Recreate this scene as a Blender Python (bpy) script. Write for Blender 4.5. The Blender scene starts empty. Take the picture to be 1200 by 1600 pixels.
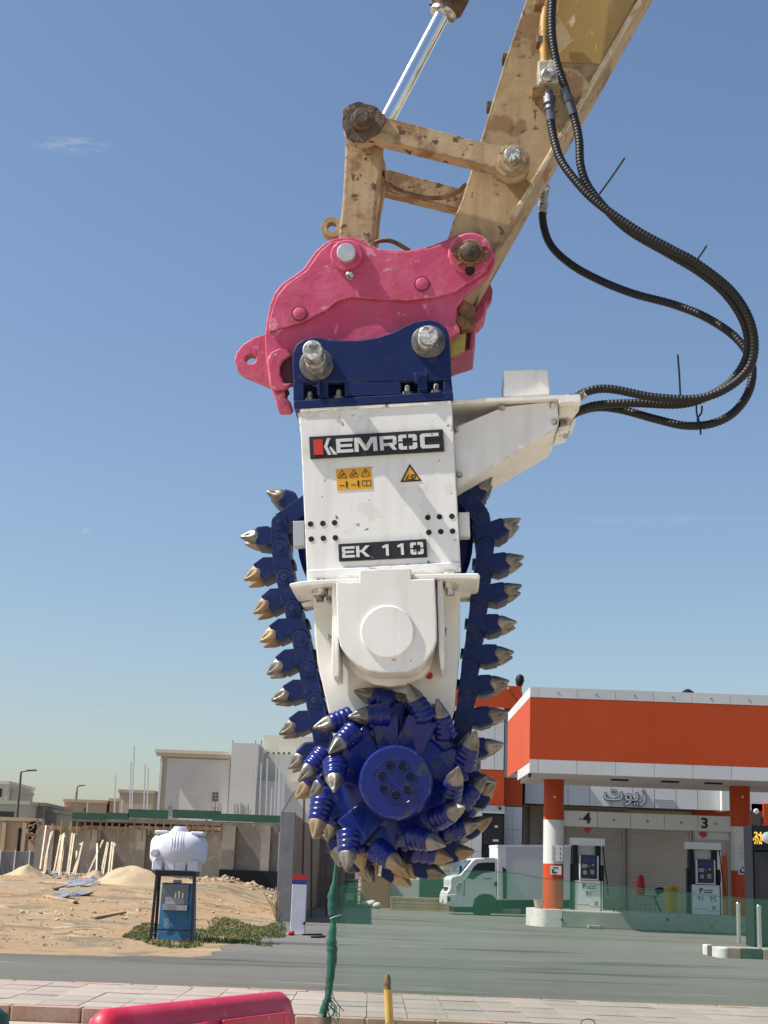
import bpy, bmesh, math, random
from mathutils import Vector, Matrix
from mathutils.geometry import tessellate_polygon

R = math.radians
random.seed(11)
sc = bpy.context.scene
C = sc.collection

# ------------------------------------------------------------------ camera
FPX = 2300.0                                   # focal length in pixels of the 1200 x 1600 photograph
ROLL = R(2.1)
PITCH = math.atan(565 * math.cos(ROLL) / FPX)
EYE = Vector((0, 0, 1.6))
_f = Vector((0, math.cos(PITCH), math.sin(PITCH)))
_r0 = Vector((1, 0, 0))
_u0 = Vector((0, -math.sin(PITCH), math.cos(PITCH)))
_r = _r0 * math.cos(ROLL) + _u0 * math.sin(ROLL)
_u = -_r0 * math.sin(ROLL) + _u0 * math.cos(ROLL)
cam = bpy.data.cameras.new('camera')
cam.sensor_fit = 'VERTICAL'
cam.sensor_height = 24.0
cam.lens = 24.0 * FPX / 1600.0
cam.clip_start = 0.1
cam.clip_end = 6000
camo = bpy.data.objects.new('camera', cam)
C.objects.link(camo)
camo.matrix_world = Matrix(((_r.x, _u.x, -_f.x, EYE.x), (_r.y, _u.y, -_f.y, EYE.y), (_r.z, _u.z, -_f.z, EYE.z), (0, 0, 0, 1)))
sc.camera = camo

# ------------------------------------------------------------------ sky and sun
SUN_EL, SUN_AZ = R(52), R(9)                  # sun to the left, a little on the viewer's side
SUN = Vector((-math.cos(SUN_EL) * math.cos(SUN_AZ), -math.cos(SUN_EL) * math.sin(SUN_AZ), math.sin(SUN_EL)))
world = bpy.data.worlds.new('World')
sc.world = world
world.use_nodes = True
wn = world.node_tree
bg = wn.nodes['Background']
sky = wn.nodes.new('ShaderNodeTexSky')
sky.sky_type = 'NISHITA'
sky.sun_disc = False
sky.sun_elevation = SUN_EL
sky.sun_rotation = math.atan2(SUN.x, SUN.y)
sky.altitude = 1500
sky.air_density = 1.5
sky.dust_density = 4.0
sky.ozone_density = 3.2
bg.inputs[1].default_value = 0.0835
# a few faint wisps of cloud in the otherwise clear sky
def _sky_dir(px, py):
    return (_f * FPX + _r * (px - 600) - _u * (py - 800)).normalized()
wtc = wn.nodes.new('ShaderNodeTexCoord')
cur = sky.outputs[0]
for px, py, hw, hh, amt in ((112, 226, 70, 19, 0.34), (134, 829, 9, 7, 0.55), (1050, 812, 260, 9, 0.16), (250, 1110, 420, 14, 0.10)):
    c0_ = _sky_dir(px, py)
    ux = (_sky_dir(px + 1, py) - c0_) * FPX
    uy = (_sky_dir(px, py + 1) - c0_) * FPX
    def dot(v, off, k):
        a_ = wn.nodes.new('ShaderNodeVectorMath'); a_.operation = 'DOT_PRODUCT'
        a_.inputs[1].default_value = v
        wn.links.new(wtc.outputs['Generated'], a_.inputs[0])
        b_ = wn.nodes.new('ShaderNodeMath'); b_.operation = 'MULTIPLY_ADD'
        b_.inputs[1].default_value = k; b_.inputs[2].default_value = -off * k
        wn.links.new(a_.outputs['Value'], b_.inputs[0])
        return b_.outputs[0]
    ax_, ay_ = dot(ux, ux.dot(c0_), FPX / hw), dot(uy, uy.dot(c0_), FPX / hh)
    cmb = wn.nodes.new('ShaderNodeCombineXYZ')
    wn.links.new(ax_, cmb.inputs[0]); wn.links.new(ay_, cmb.inputs[1])
    # only the half of the sky that holds the wisp
    facing = dot(c0_, 0.8, 20.0)
    ln = wn.nodes.new('ShaderNodeVectorMath'); ln.operation = 'LENGTH'
    wn.links.new(cmb.outputs[0], ln.inputs[0])
    mr_ = wn.nodes.new('ShaderNodeMapRange'); mr_.interpolation_type = 'SMOOTHSTEP'
    mr_.inputs['From Min'].default_value = 1.0; mr_.inputs['From Max'].default_value = 0.0
    mr_.inputs['To Min'].default_value = 0.0; mr_.inputs['To Max'].default_value = 1.0
    wn.links.new(ln.outputs['Value'], mr_.inputs['Value'])
    nz = wn.nodes.new('ShaderNodeTexNoise'); nz.inputs['Scale'].default_value = 2.2; nz.inputs['Detail'].default_value = 5; nz.inputs['Distortion'].default_value = 0.6
    wn.links.new(cmb.outputs[0], nz.inputs['Vector'])
    mr2 = wn.nodes.new('ShaderNodeMapRange')
    mr2.inputs['From Min'].default_value = 0.4; mr2.inputs['From Max'].default_value = 0.65; mr2.inputs['To Max'].default_value = amt
    wn.links.new(nz.outputs[0], mr2.inputs['Value'])
    mu = wn.nodes.new('ShaderNodeMath'); mu.operation = 'MULTIPLY'
    wn.links.new(mr_.outputs[0], mu.inputs[0]); wn.links.new(mr2.outputs[0], mu.inputs[1])
    cl_ = wn.nodes.new('ShaderNodeMath'); cl_.operation = 'MULTIPLY'; cl_.use_clamp = True
    fc = wn.nodes.new('ShaderNodeClamp')
    wn.links.new(facing, fc.inputs[0])
    wn.links.new(mu.outputs[0], cl_.inputs[0]); wn.links.new(fc.outputs[0], cl_.inputs[1])
    mx = wn.nodes.new('ShaderNodeMix'); mx.data_type = 'RGBA'
    wn.links.new(cl_.outputs[0], mx.inputs[0])
    wn.links.new(cur, mx.inputs[6])
    mx.inputs[7].default_value = (5.2, 5.4, 5.7, 1)
    cur = mx.outputs[2]
wbm = wn.nodes.new('ShaderNodeMix')
wbm.data_type = 'RGBA'
wbm.blend_type = 'MULTIPLY'
wbm.inputs[0].default_value = 1.0
wn.links.new(cur, wbm.inputs[6])
wbm.inputs[7].default_value = (0.985, 0.985, 1.02, 1)      # the camera's white balance of the sky
wn.links.new(wbm.outputs[2], bg.inputs[0])
sl = bpy.data.lights.new('sun', 'SUN')
sl.energy = 4.6
sl.angle = R(0.53)
sl.color = (1.0, 0.95, 0.87)
slo = bpy.data.objects.new('sun', sl)
C.objects.link(slo)
slo.rotation_euler = SUN.to_track_quat('Z', 'Y').to_euler()
slo.location = (-20, -10, 40)
vs = sc.view_settings
vs.view_transform = 'Standard'
vs.look = 'None'
vs.exposure = 0.62
vs.gamma = 1.0
vs.use_curve_mapping = False
sc.cycles.use_denoising = True
sc.cycles.max_bounces = 8
sc.cycles.transparent_max_bounces = 12

# ------------------------------------------------------------------ helpers
YAW = R(-3)                                    # the whole attachment hangs turned a little to the left
PIVOT = Vector((0, 6.2, 0))
FRAME = [True]
def W(px, py, Y):
    """the point of the vertical plane y = Y that the photograph shows at (px, py); in the machine's own frame while FRAME is on"""
    d = _f * FPX + _r * (px - 600) - _u * (py - 800)
    e = EYE
    if FRAME[0]:
        q = Matrix.Rotation(-YAW, 3, 'Z')
        d = q @ d
        e = q @ (EYE - PIVOT) + PIVOT
    return e + d * ((Y - e.y) / d.y)

def GP(px, py, z=0.0):
    """the point of the level plane z that the photograph shows at (px, py)"""
    d = _f * FPX + _r * (px - 600) - _u * (py - 800)
    return EYE + d * ((z - EYE.z) / d.z)

def tag(o, label=None, cat=None, group=None, kind=None):
    if label: o['label'] = label
    if cat: o['category'] = cat
    if group: o['group'] = group
    if kind: o['kind'] = kind
    return o

def thing(name, loc, label, cat, group=None):
    o = bpy.data.objects.new(name, None)
    o.empty_display_size = 0.2
    C.objects.link(o)
    o.location = loc
    return tag(o, label, cat, group)

def origin_of(o):
    p = Vector((0, 0, 0))
    while o is not None:
        p += Vector(o.location)
        o = o.parent
    return p

class MB:
    """collects shapes in world coordinates, then links them as one mesh object"""
    def __init__(s):
        s.v, s.f = [], []
    def add(s, vs, fs):
        n = len(s.v)
        s.v += [Vector(v) for v in vs]
        s.f += [tuple(i + n for i in f) for f in fs]
        return s
    def box(s, a, b):
        x0, y0, z0 = a
        x1, y1, z1 = b
        if x0 > x1: x0, x1 = x1, x0
        if y0 > y1: y0, y1 = y1, y0
        if z0 > z1: z0, z1 = z1, z0
        return s.add([(x0, y0, z0), (x1, y0, z0), (x1, y1, z0), (x0, y1, z0), (x0, y0, z1), (x1, y0, z1), (x1, y1, z1), (x0, y1, z1)],
                     [(0, 3, 2, 1), (4, 5, 6, 7), (0, 1, 5, 4), (1, 2, 6, 5), (2, 3, 7, 6), (3, 0, 4, 7)])
    def obox(s, c, ax, ay, az):
        c, ax, ay, az = map(Vector, (c, ax, ay, az))
        q = [c - ax - ay - az, c + ax - ay - az, c + ax + ay - az, c - ax + ay - az, c - ax - ay + az, c + ax - ay + az, c + ax + ay + az, c - ax + ay + az]
        fs = [(0, 3, 2, 1), (4, 5, 6, 7), (0, 1, 5, 4), (1, 2, 6, 5), (2, 3, 7, 6), (3, 0, 4, 7)]
        if ax.cross(ay).dot(az) < 0:
            fs = [tuple(reversed(f)) for f in fs]
        return s.add(q, fs)
    def bar(s, a, b, w, h=None, up=(0, 0, 1)):
        a, b = Vector(a), Vector(b)
        h = h or w
        d = (b - a)
        t = d.normalized()
        u = Vector(up)
        if abs(t.dot(u)) > 0.95: u = Vector((0, 1, 0))
        sx = t.cross(u).normalized()
        sy = sx.cross(t).normalized()
        return s.obox((a + b) / 2, sx * (w / 2), d / 2, sy * (h / 2))
    def prism(s, poly, y0, y1, holes=()):
        """poly: list of (x, z) world; extruded along y"""
        loops = [list(poly)] + [list(h) for h in holes]
        flat = [p for l in loops for p in l]
        tris = tessellate_polygon([[Vector((p[0], p[1], 0)) for p in l] for l in loops])
        n = len(flat)
        vs = [(p[0], y0, p[1]) for p in flat] + [(p[0], y1, p[1]) for p in flat]
        fs = []
        for t in tris:
            a, b, c = [Vector((flat[i][0], flat[i][1], 0)) for i in t]
            if (b - a).cross(c - a).z < 0: t = (t[0], t[2], t[1])
            fs.append((t[0], t[1], t[2]))
            fs.append((t[2] + n, t[1] + n, t[0] + n))
        base = 0
        for k, l in enumerate(loops):
            area = sum(l[i][0] * l[(i + 1) % len(l)][1] - l[(i + 1) % len(l)][0] * l[i][1] for i in range(len(l)))
            flip = (area < 0) != (k > 0)
            for i in range(len(l)):
                a, b = base + i, base + (i + 1) % len(l)
                fs.append((b, a, a + n, b + n) if flip else (a, a + n, b + n, b))
            base += len(l)
        # side faces as wound above: front is y0 (towards the viewer)
        return s.add(vs, fs)
    def ring(s, rings, cap=True, closed=False):
        """rings: list of equal-length vertex loops"""
        m = len(rings[0])
        vs = [v for r in rings for v in r]
        fs = []
        k = len(rings)
        for i in range(k - 1 + (1 if closed else 0)):
            a, b = i * m, ((i + 1) % k) * m
            for j in range(m):
                j2 = (j + 1) % m
                fs.append((a + j, a + j2, b + j2, b + j))
        if cap and not closed:
            fs.append(tuple(reversed(range(m))))
            fs.append(tuple((k - 1) * m + j for j in range(m)))
        return s.add(vs, fs)
    def lathe(s, a, d, prof, n=20, flute=None):
        """prof: list of (distance along d, radius); flute(j, n, i) scales the radius"""
        a, d = Vector(a), Vector(d).normalized()
        u = Vector((0, 0, 1)) if abs(d.z) < 0.9 else Vector((0, 1, 0))
        e1 = d.cross(u).normalized()
        e2 = d.cross(e1).normalized()
        rings = []
        for i, (t, r) in enumerate(prof):
            l = []
            for j in range(n):
                an = 2 * math.pi * j / n
                k = flute(j, n, i) if flute else 1.0
                l.append(a + d * t + (e1 * math.cos(an) + e2 * math.sin(an)) * (r * k))
            rings.append(l)
        return s.ring(rings)
    def cyl(s, a, b, r, r1=None, n=20):
        a, b = Vector(a), Vector(b)
        return s.lathe(a, b - a, [(0, r), ((b - a).length, r if r1 is None else r1)], n)
    def tube(s, path, r, n=10, rf=None):
        rings = []
        m = len(path)
        e1 = None
        for i, p in enumerate(path):
            t = (path[min(i + 1, m - 1)] - path[max(i - 1, 0)]).normalized()
            if e1 is None:
                u = Vector((0, 1, 0)) if abs(t.y) < 0.9 else Vector((0, 0, 1))
                e1 = t.cross(u).normalized()
            e1 = (e1 - t * e1.dot(t)).normalized()
            e2 = t.cross(e1)
            rr = r * (rf(i, m) if rf else 1)
            rings.append([p + (e1 * math.cos(2 * math.pi * j / n) + e2 * math.sin(2 * math.pi * j / n)) * rr for j in range(n)])
        return s.ring(rings)
    def mesh(s, name, org=(0, 0, 0), smooth=None):
        org = Vector(org)
        me = bpy.data.meshes.new(name)
        me.from_pydata([v - org for v in s.v], [], s.f)
        bm = bmesh.new()
        bm.from_mesh(me)
        bmesh.ops.recalc_face_normals(bm, faces=bm.faces)
        bm.to_mesh(me)
        bm.free()
        if smooth is not None:
            for p in me.polygons: p.use_smooth = True
            me.set_sharp_from_angle(angle=R(smooth))
        me.update()
        return me
    def build(s, name, m, parent=None, smooth=None, bev=0, loc=None, segs=2):
        org = origin_of(parent) if parent is not None else Vector(loc or (0, 0, 0))
        me = s.mesh(name, org, smooth)
        me.materials.append(m)
        o = bpy.data.objects.new(name, me)
        C.objects.link(o)
        if parent is not None:
            o.parent = parent
        elif loc is not None:
            o.location = loc
        if bev:
            b = o.modifiers.new('bevel', 'BEVEL')
            b.width = bev
            b.segments = segs
            b.limit_method = 'ANGLE'
            b.angle_limit = R(40)
        return o

def copy_tree(o, parent=None):
    c = o.copy()
    C.objects.link(c)
    c.parent = parent
    for ch in list(o.children):
        copy_tree(ch, c)
    return c

def spline(pts, per=10):
    """Catmull-Rom through the points"""
    out = []
    n = len(pts)
    for i in range(n - 1):
        p0, p1, p2, p3 = pts[max(i - 1, 0)], pts[i], pts[i + 1], pts[min(i + 2, n - 1)]
        for k in range(per):
            t = k / per
            out.append(0.5 * ((2 * p1) + (p2 - p0) * t + (2 * p0 - 5 * p1 + 4 * p2 - p3) * t * t + (3 * p1 - p0 - 3 * p2 + p3) * t ** 3))
    out.append(pts[-1].copy())
    return out

def resample(pts, step):
    out = [pts[0].copy()]
    acc = 0.0
    for a, b in zip(pts, pts[1:]):
        L = (b - a).length
        t = step - acc
        while t <= L:
            out.append(a + (b - a) * (t / L))
            t += step
        acc = (acc + L) % step
    return out

def pxz(pts, Y):
    return [(p.x, p.z) for p in (W(x, y, Y) for x, y in pts)]

def zq(pts, ox, oy, s):
    """points read in an enlarged crop -> photograph pixels"""
    return [(ox + x / s, oy + y / s) for x, y in pts]

def circ(cx, cy, r, n=24, a0=0, a1=360):
    full = abs(a1 - a0) >= 360
    return [(cx + r * math.cos(R(a0 + (a1 - a0) * k / (n if full else n - 1))), cy + r * math.sin(R(a0 + (a1 - a0) * k / (n if full else n - 1)))) for k in range(n)]

def wc(px, py, Y, r, n=24):
    """circle in the plane y = Y, radius in metres"""
    p = W(px, py, Y)
    return [(p.x + r * math.cos(2 * math.pi * k / n), p.z + r * math.sin(2 * math.pi * k / n)) for k in range(n)]

def rect(x0, y0, x1, y1, Y):
    """pixel rectangle -> world x0, x1, z0, z1 of an upright, level rectangle on y = Y"""
    xm, ym = (x0 + x1) / 2, (y0 + y1) / 2
    return W(x0, ym, Y).x, W(x1, ym, Y).x, W(xm, y1, Y).z, W(xm, y0, Y).z

# ------------------------------------------------------------------ materials
def mat(name, col, rough=0.6, metal=0.0, col2=None, scale=4.0, lo=0.42, hi=0.62, detail=6.0, bump=0.0, bscale=60.0, bdist=0.01,
        edge=None, edge_r=0.012, streak=None, chips=None, chip_scale=30.0, chip_at=0.68, coat=0.0, spec=0.5, vary=0.0, stretch=None, speck=None, speck_scale=90, speck_at=0.7, dist=0.3):
    m = bpy.data.materials.new(name)
    m.use_nodes = True
    nt = m.node_tree
    N, L = nt.nodes, nt.links
    b = N['Principled BSDF']
    b.inputs['Roughness'].default_value = rough
    b.inputs['Metallic'].default_value = metal
    b.inputs['Specular IOR Level'].default_value = spec
    b.inputs['Coat Weight'].default_value = coat
    b.inputs['Coat Roughness'].default_value = 0.15
    tc = N.new('ShaderNodeTexCoord')
    vec = tc.outputs['Object']
    if stretch:
        mp = N.new('ShaderNodeMapping')
        mp.inputs['Scale'].default_value = stretch
        L.new(vec, mp.inputs['Vector'])
        vec = mp.outputs['Vector']
    def noise(sc_, det=detail):
        n = N.new('ShaderNodeTexNoise')
        n.inputs['Scale'].default_value = sc_
        n.inputs['Detail'].default_value = det
        n.inputs['Roughness'].default_value = 0.62
        n.inputs['Distortion'].default_value = dist
        L.new(vec, n.inputs['Vector'])
        return n
    def ramp(src, a, c):
        r = N.new('ShaderNodeMapRange')
        r.inputs['From Min'].default_value = a
        r.inputs['From Max'].default_value = c
        L.new(src, r.inputs['Value'])
        return r.outputs['Result']
    def mix(fac, a, c):
        x = N.new('ShaderNodeMix')
        x.data_type = 'RGBA'
        if hasattr(fac, 'links'): L.new(fac, x.inputs[0])
        else: x.inputs[0].default_value = fac
        for i, q in ((6, a), (7, c)):
            if hasattr(q, 'links'): L.new(q, x.inputs[i])
            else: x.inputs[i].default_value = (*q, 1)
        return x.outputs[2]
    out = None
    if col2 is not None:
        out = mix(ramp(noise(scale).outputs[0], lo, hi), col, col2)
    if speck is not None:
        out = mix(ramp(noise(speck_scale, 3).outputs[0], speck_at, speck_at + 0.06), out if out is not None else col, speck)
    if chips is not None:
        fac = ramp(noise(chip_scale, 8).outputs[0], chip_at, chip_at + 0.025)
        out = mix(fac, out if out is not None else col, chips)
    if streak is not None:
        smp = N.new('ShaderNodeMapping')
        smp.inputs['Scale'].default_value = (14, 14, 1.2)
        L.new(tc.outputs['Object'], smp.inputs['Vector'])
        sn = N.new('ShaderNodeTexNoise')
        sn.inputs['Scale'].default_value = 1.0
        sn.inputs['Detail'].default_value = 7
        L.new(smp.outputs[0], sn.inputs['Vector'])
        sf = N.new('ShaderNodeMath'); sf.operation = 'MULTIPLY'
        L.new(ramp(sn.outputs[0], 0.5, 0.78), sf.inputs[0])
        sf.inputs[1].default_value = 0.75
        out = mix(sf.outputs[0], out if out is not None else col, streak)
    if edge is not None:
        # paint rubbed through along the edges, broken up by noise
        bv = N.new('ShaderNodeBevel')
        bv.samples = 4
        bv.inputs['Radius'].default_value = edge_r
        ge = N.new('ShaderNodeNewGeometry')
        dp = N.new('ShaderNodeVectorMath'); dp.operation = 'DOT_PRODUCT'
        L.new(bv.outputs[0], dp.inputs[0]); L.new(ge.outputs['Normal'], dp.inputs[1])
        em = ramp(dp.outputs['Value'], 0.985, 0.86)
        en = ramp(noise(22, 6).outputs[0], 0.44, 0.6)
        mm = N.new('ShaderNodeMath'); mm.operation = 'MULTIPLY'; mm.use_clamp = True
        L.new(em, mm.inputs[0]); L.new(en, mm.inputs[1])
        out = mix(mm.outputs[0], out if out is not None else col, edge)
    if vary:
        oi = N.new('ShaderNodeObjectInfo')
        hs = N.new('ShaderNodeHueSaturation')
        mr = N.new('ShaderNodeMapRange')
        mr.inputs['To Min'].default_value = 1 - vary
        mr.inputs['To Max'].default_value = 1 + vary
        L.new(oi.outputs['Random'], mr.inputs['Value'])
        L.new(mr.outputs['Result'], hs.inputs['Value'])
        if out is not None: L.new(out, hs.inputs['Color'])
        else: hs.inputs['Color'].default_value = (*col, 1)
        out = hs.outputs[0]
    if out is not None: L.new(out, b.inputs['Base Color'])
    else: b.inputs['Base Color'].default_value = (*col, 1)
    if bump:
        bp = N.new('ShaderNodeBump')
        bp.inputs['Strength'].default_value = bump
        bp.inputs['Distance'].default_value = bdist
        L.new(noise(bscale, 5).outputs[0], bp.inputs['Height'])
        L.new(bp.outputs[0], b.inputs['Normal'])
    return m

M = {}
M['white'] = mat('white_paint', (0.81, 0.795, 0.76), 0.42, streak=(0.63, 0.6, 0.54), edge=(0.3, 0.27, 0.23), col2=(0.79, 0.775, 0.74), scale=2.2, bump=0.12, bscale=45, bdist=0.004, chips=(0.16, 0.15, 0.14), chip_scale=24, chip_at=0.645, speck=(0.72, 0.69, 0.63), speck_scale=7, speck_at=0.58)
M['white_smooth'] = mat('white_cover_paint', (0.83, 0.815, 0.78), 0.4, streak=(0.62, 0.58, 0.51), edge=(0.42, 0.37, 0.3), col2=(0.76, 0.735, 0.68), scale=3, bump=0.1, bscale=30, bdist=0.003, chips=(0.35, 0.32, 0.28), chip_scale=26, chip_at=0.7)
M['blue'] = mat('blue_paint', edge=(0.1, 0.095, 0.1), edge_r=0.008, col=(0.0075, 0.018, 0.085), rough=0.45, col2=(0.011, 0.022, 0.1), scale=5, spec=0.22, bump=0.15, bscale=40, bdist=0.003, speck=(0.028, 0.036, 0.1), speck_scale=18, speck_at=0.62)
M['blue_gloss'] = mat('glossy_blue_paint', (0.0055, 0.0145, 0.155), 0.27, col2=(0.005, 0.012, 0.12), scale=6, spec=0.35, coat=0.12, edge=(0.1, 0.1, 0.11), edge_r=0.009, speck=(0.03, 0.034, 0.075), speck_scale=16, speck_at=0.58, bump=0.2, bscale=55, bdist=0.004)
M['pink'] = mat('pink_paint', (0.5, 0.058, 0.135), 0.5, spec=0.35, edge=(0.6, 0.34, 0.32), edge_r=0.011, streak=(0.36, 0.09, 0.09), col2=(0.56, 0.1, 0.19), scale=5, bump=0.35, bscale=14, bdist=0.012, chips=(0.5, 0.38, 0.22), chip_scale=20, chip_at=0.66, speck=(0.68, 0.24, 0.33), speck_scale=12, speck_at=0.62)
M['arm'] = mat('dusty_yellow_paint', edge=(0.14, 0.085, 0.05), edge_r=0.03, streak=(0.2, 0.125, 0.06), col=(0.45, 0.33, 0.185), rough=0.75, col2=(0.27, 0.18, 0.075), scale=2.6, lo=0.38, hi=0.66, bump=0.3, bscale=18, bdist=0.006, chips=(0.13, 0.07, 0.035), chip_scale=13, chip_at=0.605, speck=(0.24, 0.135, 0.06), speck_scale=5, speck_at=0.52)
M['arm_top'] = mat('ochre_paint', (0.33, 0.2, 0.05), 0.5, col2=(0.38, 0.25, 0.085), scale=3, bump=0.15, bscale=20, bdist=0.004, chips=(0.56, 0.44, 0.24), chip_scale=14, chip_at=0.62, stretch=(1, 1, 0.4))
M['link'] = mat('worn_link_paint', edge=(0.13, 0.08, 0.05), edge_r=0.025, streak=(0.2, 0.12, 0.06), col=(0.43, 0.315, 0.185), rough=0.78, col2=(0.33, 0.225, 0.12), scale=6, bump=0.4, bscale=22, bdist=0.006, chips=(0.09, 0.05, 0.028), chip_scale=17, chip_at=0.59, speck=(0.26, 0.145, 0.065), speck_scale=6, speck_at=0.53)
M['grease'] = mat('greasy_rusty_steel', (0.13, 0.085, 0.05), 0.6, metal=0.2, col2=(0.04, 0.028, 0.02), scale=14, bump=0.6, bscale=30, bdist=0.01, chips=(0.3, 0.19, 0.1), chip_scale=20, chip_at=0.63)
M['rust'] = mat('rust_and_mud', (0.26, 0.13, 0.06), 0.85, col2=(0.12, 0.06, 0.03), scale=16, bump=0.8, bscale=40, bdist=0.012)
M['steel'] = mat('worn_steel', (0.44, 0.43, 0.4), 0.5, metal=0.55, col2=(0.16, 0.14, 0.12), scale=22, lo=0.45, hi=0.58, bump=0.5, bscale=35, bdist=0.006, chips=(0.72, 0.7, 0.64), chip_scale=26, chip_at=0.54)
M['chrome'] = mat('chrome_rod', (0.78, 0.78, 0.78), 0.09, metal=1.0)
M['pick'] = mat('pick_steel', (0.26, 0.24, 0.21), 0.4, metal=0.7, col2=(0.15, 0.128, 0.1), scale=16, bump=0.3, bscale=60, bdist=0.004, vary=0.15)
M['pick_bronze'] = mat('bronze_pick_steel', (0.31, 0.235, 0.15), 0.55, metal=0.5, col2=(0.27, 0.175, 0.095), scale=16, bump=0.4, bscale=60, bdist=0.004, vary=0.15)
M['black'] = mat('black_paint', (0.012, 0.012, 0.014), 0.5, chips=(0.55, 0.54, 0.5), chip_scale=28, chip_at=0.66)
M['letter'] = mat('letter_white', (0.6, 0.6, 0.58), 0.5, chips=(0.05, 0.05, 0.05), chip_scale=45, chip_at=0.64)
M['letter_red'] = mat('letter_red', (0.55, 0.03, 0.02), 0.5, chips=(0.6, 0.58, 0.55), chip_scale=50, chip_at=0.68)
M['hole'] = mat('hole_shade', (0.008, 0.008, 0.009), 0.8)  # near-black colour stands for the shade inside holes, slots and recesses
M['rubber'] = mat('hose_rubber', (0.012, 0.012, 0.013), 0.5, spec=0.35, bump=0.1, bscale=80)
M['plastic_black'] = mat('black_plastic', (0.01, 0.01, 0.012), 0.35)
M['sticker'] = mat('yellow_sticker', (0.72, 0.36, 0.02), 0.45)
M['ink'] = mat('black_ink', (0.02, 0.015, 0.01), 0.5)
M['red_dot'] = mat('red_dot_paint', (0.5, 0.02, 0.03), 0.4)
M['brownpipe'] = mat('brown_pipe', (0.14, 0.08, 0.04), 0.6, col2=(0.25, 0.16, 0.08), scale=20)

# =================================================================== the machine
Y0 = 6.0
# ------------------------------------------------------------------ excavator arm
arm = thing('excavator_arm', W(735, 430, 6.27), 'dusty yellow excavator arm with chrome cylinder rod reaching in from the top right', 'excavator arm')
AF, AB = 6.13, 6.44
arm_out = [(700, 372), (708, 345), (722, 312), (750, 222), (790, 92), (822, 0), (880, -190), (1108, -190), (996, 8), (932, 122), (840, 277), (792, 362), (740, 452), (722, 470), (700, 440)]
M_ARM = M['arm']
o = MB().prism(pxz(arm_out, AF), AF, AB).build('stick', M_ARM, arm, bev=0.006)
# ochre side panel standing 5 mm proud above the dusty end
MB().prism(pxz([(870, 20), (896, 60), (858, 96), (938, 100), (984, 16), (1090, -180), (890, -180)], AF - 0.005), AF - 0.005, AF - 0.0005).build('side_panel', M['arm_top'], arm, bev=0.002)
# weld strip along the lower edge of the side plate
b = MB()
wl = [W(x, y, AF - 0.006) for x, y in [(1000, 2), (932, 118), (905, 165), (842, 272), (800, 342)]]
for a, c in zip(wl, wl[1:]):
    b.bar(a, c, 0.02, 0.03, up=(0, 1, 0))
b.build('edge_strip', mat('bare_edge', (0.62, 0.5, 0.33), 0.7, col2=(0.4, 0.27, 0.14), scale=14, bump=0.5, bscale=30), arm, bev=0.004)
# the bottom plate overhangs the sides a little
b = MB()
be = [W(x, y, AB - 0.02) for x, y in [(1000, 62), (930, 180), (842, 330), (800, 396)]]
# pin bosses on the arm
def boss(parent, px, py, Yf, r, th, m, name='pin_boss'):
    return MB().prism(wc(px, py, Yf, r, 28), Yf, Yf + th).build(name, m, parent, bev=0.008, smooth=40)
# idler links: one on each side of the arm
def link_poly(a, c, ra, rc, w):
    a, c = Vector(a), Vector(c)
    t = (c - a).normalized()
    ang = math.degrees(math.atan2(t.y, t.x))
    p = circ(a.x, a.y, ra, 16, ang + 40, ang + 320)
    q = circ(c.x, c.y, rc, 16, ang - 140, ang + 140)
    return p + q
for Yf, nm in ((5.99, 'idler_link'), (6.5, 'idler_link')):
    pa, pc = W(566, 192, 5.99), W(800, 251, 5.99)
    poly = link_poly((pa.x, pa.z), (pc.x, pc.z), 0.088, 0.08, 0.05)
    lk = MB().prism(poly, Yf, Yf + 0.08).build(nm, M['link'], arm, bev=0.012, segs=3)
    if Yf < 6.1:
        MB().prism([(pa.x + (0.096 + 0.008 * math.sin(t * math.pi / 11 * 3 + 1) + 0.004 * math.sin(t * 2.3)) * math.cos(t * math.pi / 11), pa.z + (0.096 + 0.008 * math.sin(t * math.pi / 11 * 3 + 1) + 0.004 * math.sin(t * 2.3)) * math.sin(t * math.pi / 11)) for t in range(22)], Yf - 0.016, Yf - 0.001).build('greasy_collar', M['grease'], lk, bev=0.008)
        MB().lathe((pa.x, Yf - 0.01, pa.z), (0, -1, 0), [(0, 0.052), (0.02, 0.052), (0.03, 0.047), (0.03, 0.036), (0.055, 0.036), (0.062, 0.031)], 24).build('pin', M['grease'], lk, smooth=35)
        MB().prism([(pc.x + 0.062 * math.cos(t * math.pi / 14), pc.z + 0.062 * math.sin(t * math.pi / 14)) for t in range(28)], Yf - 0.018, Yf - 0.001).build('boss_ring', M['link'], lk, bev=0.006, smooth=40)
        MB().lathe((pc.x, Yf - 0.01, pc.z), (0, -1, 0), [(0, 0.036), (0.055, 0.036), (0.062, 0.031)], 22).build('pin', M['steel'], lk, smooth=35)
    else:
        MB().prism([(pa.x + 0.05 * math.cos(t * math.pi / 12), pa.z + 0.05 * math.sin(t * math.pi / 12)) for t in range(24)], Yf + 0.08, Yf + 0.12).build('pin', M['grease'], lk)
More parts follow.
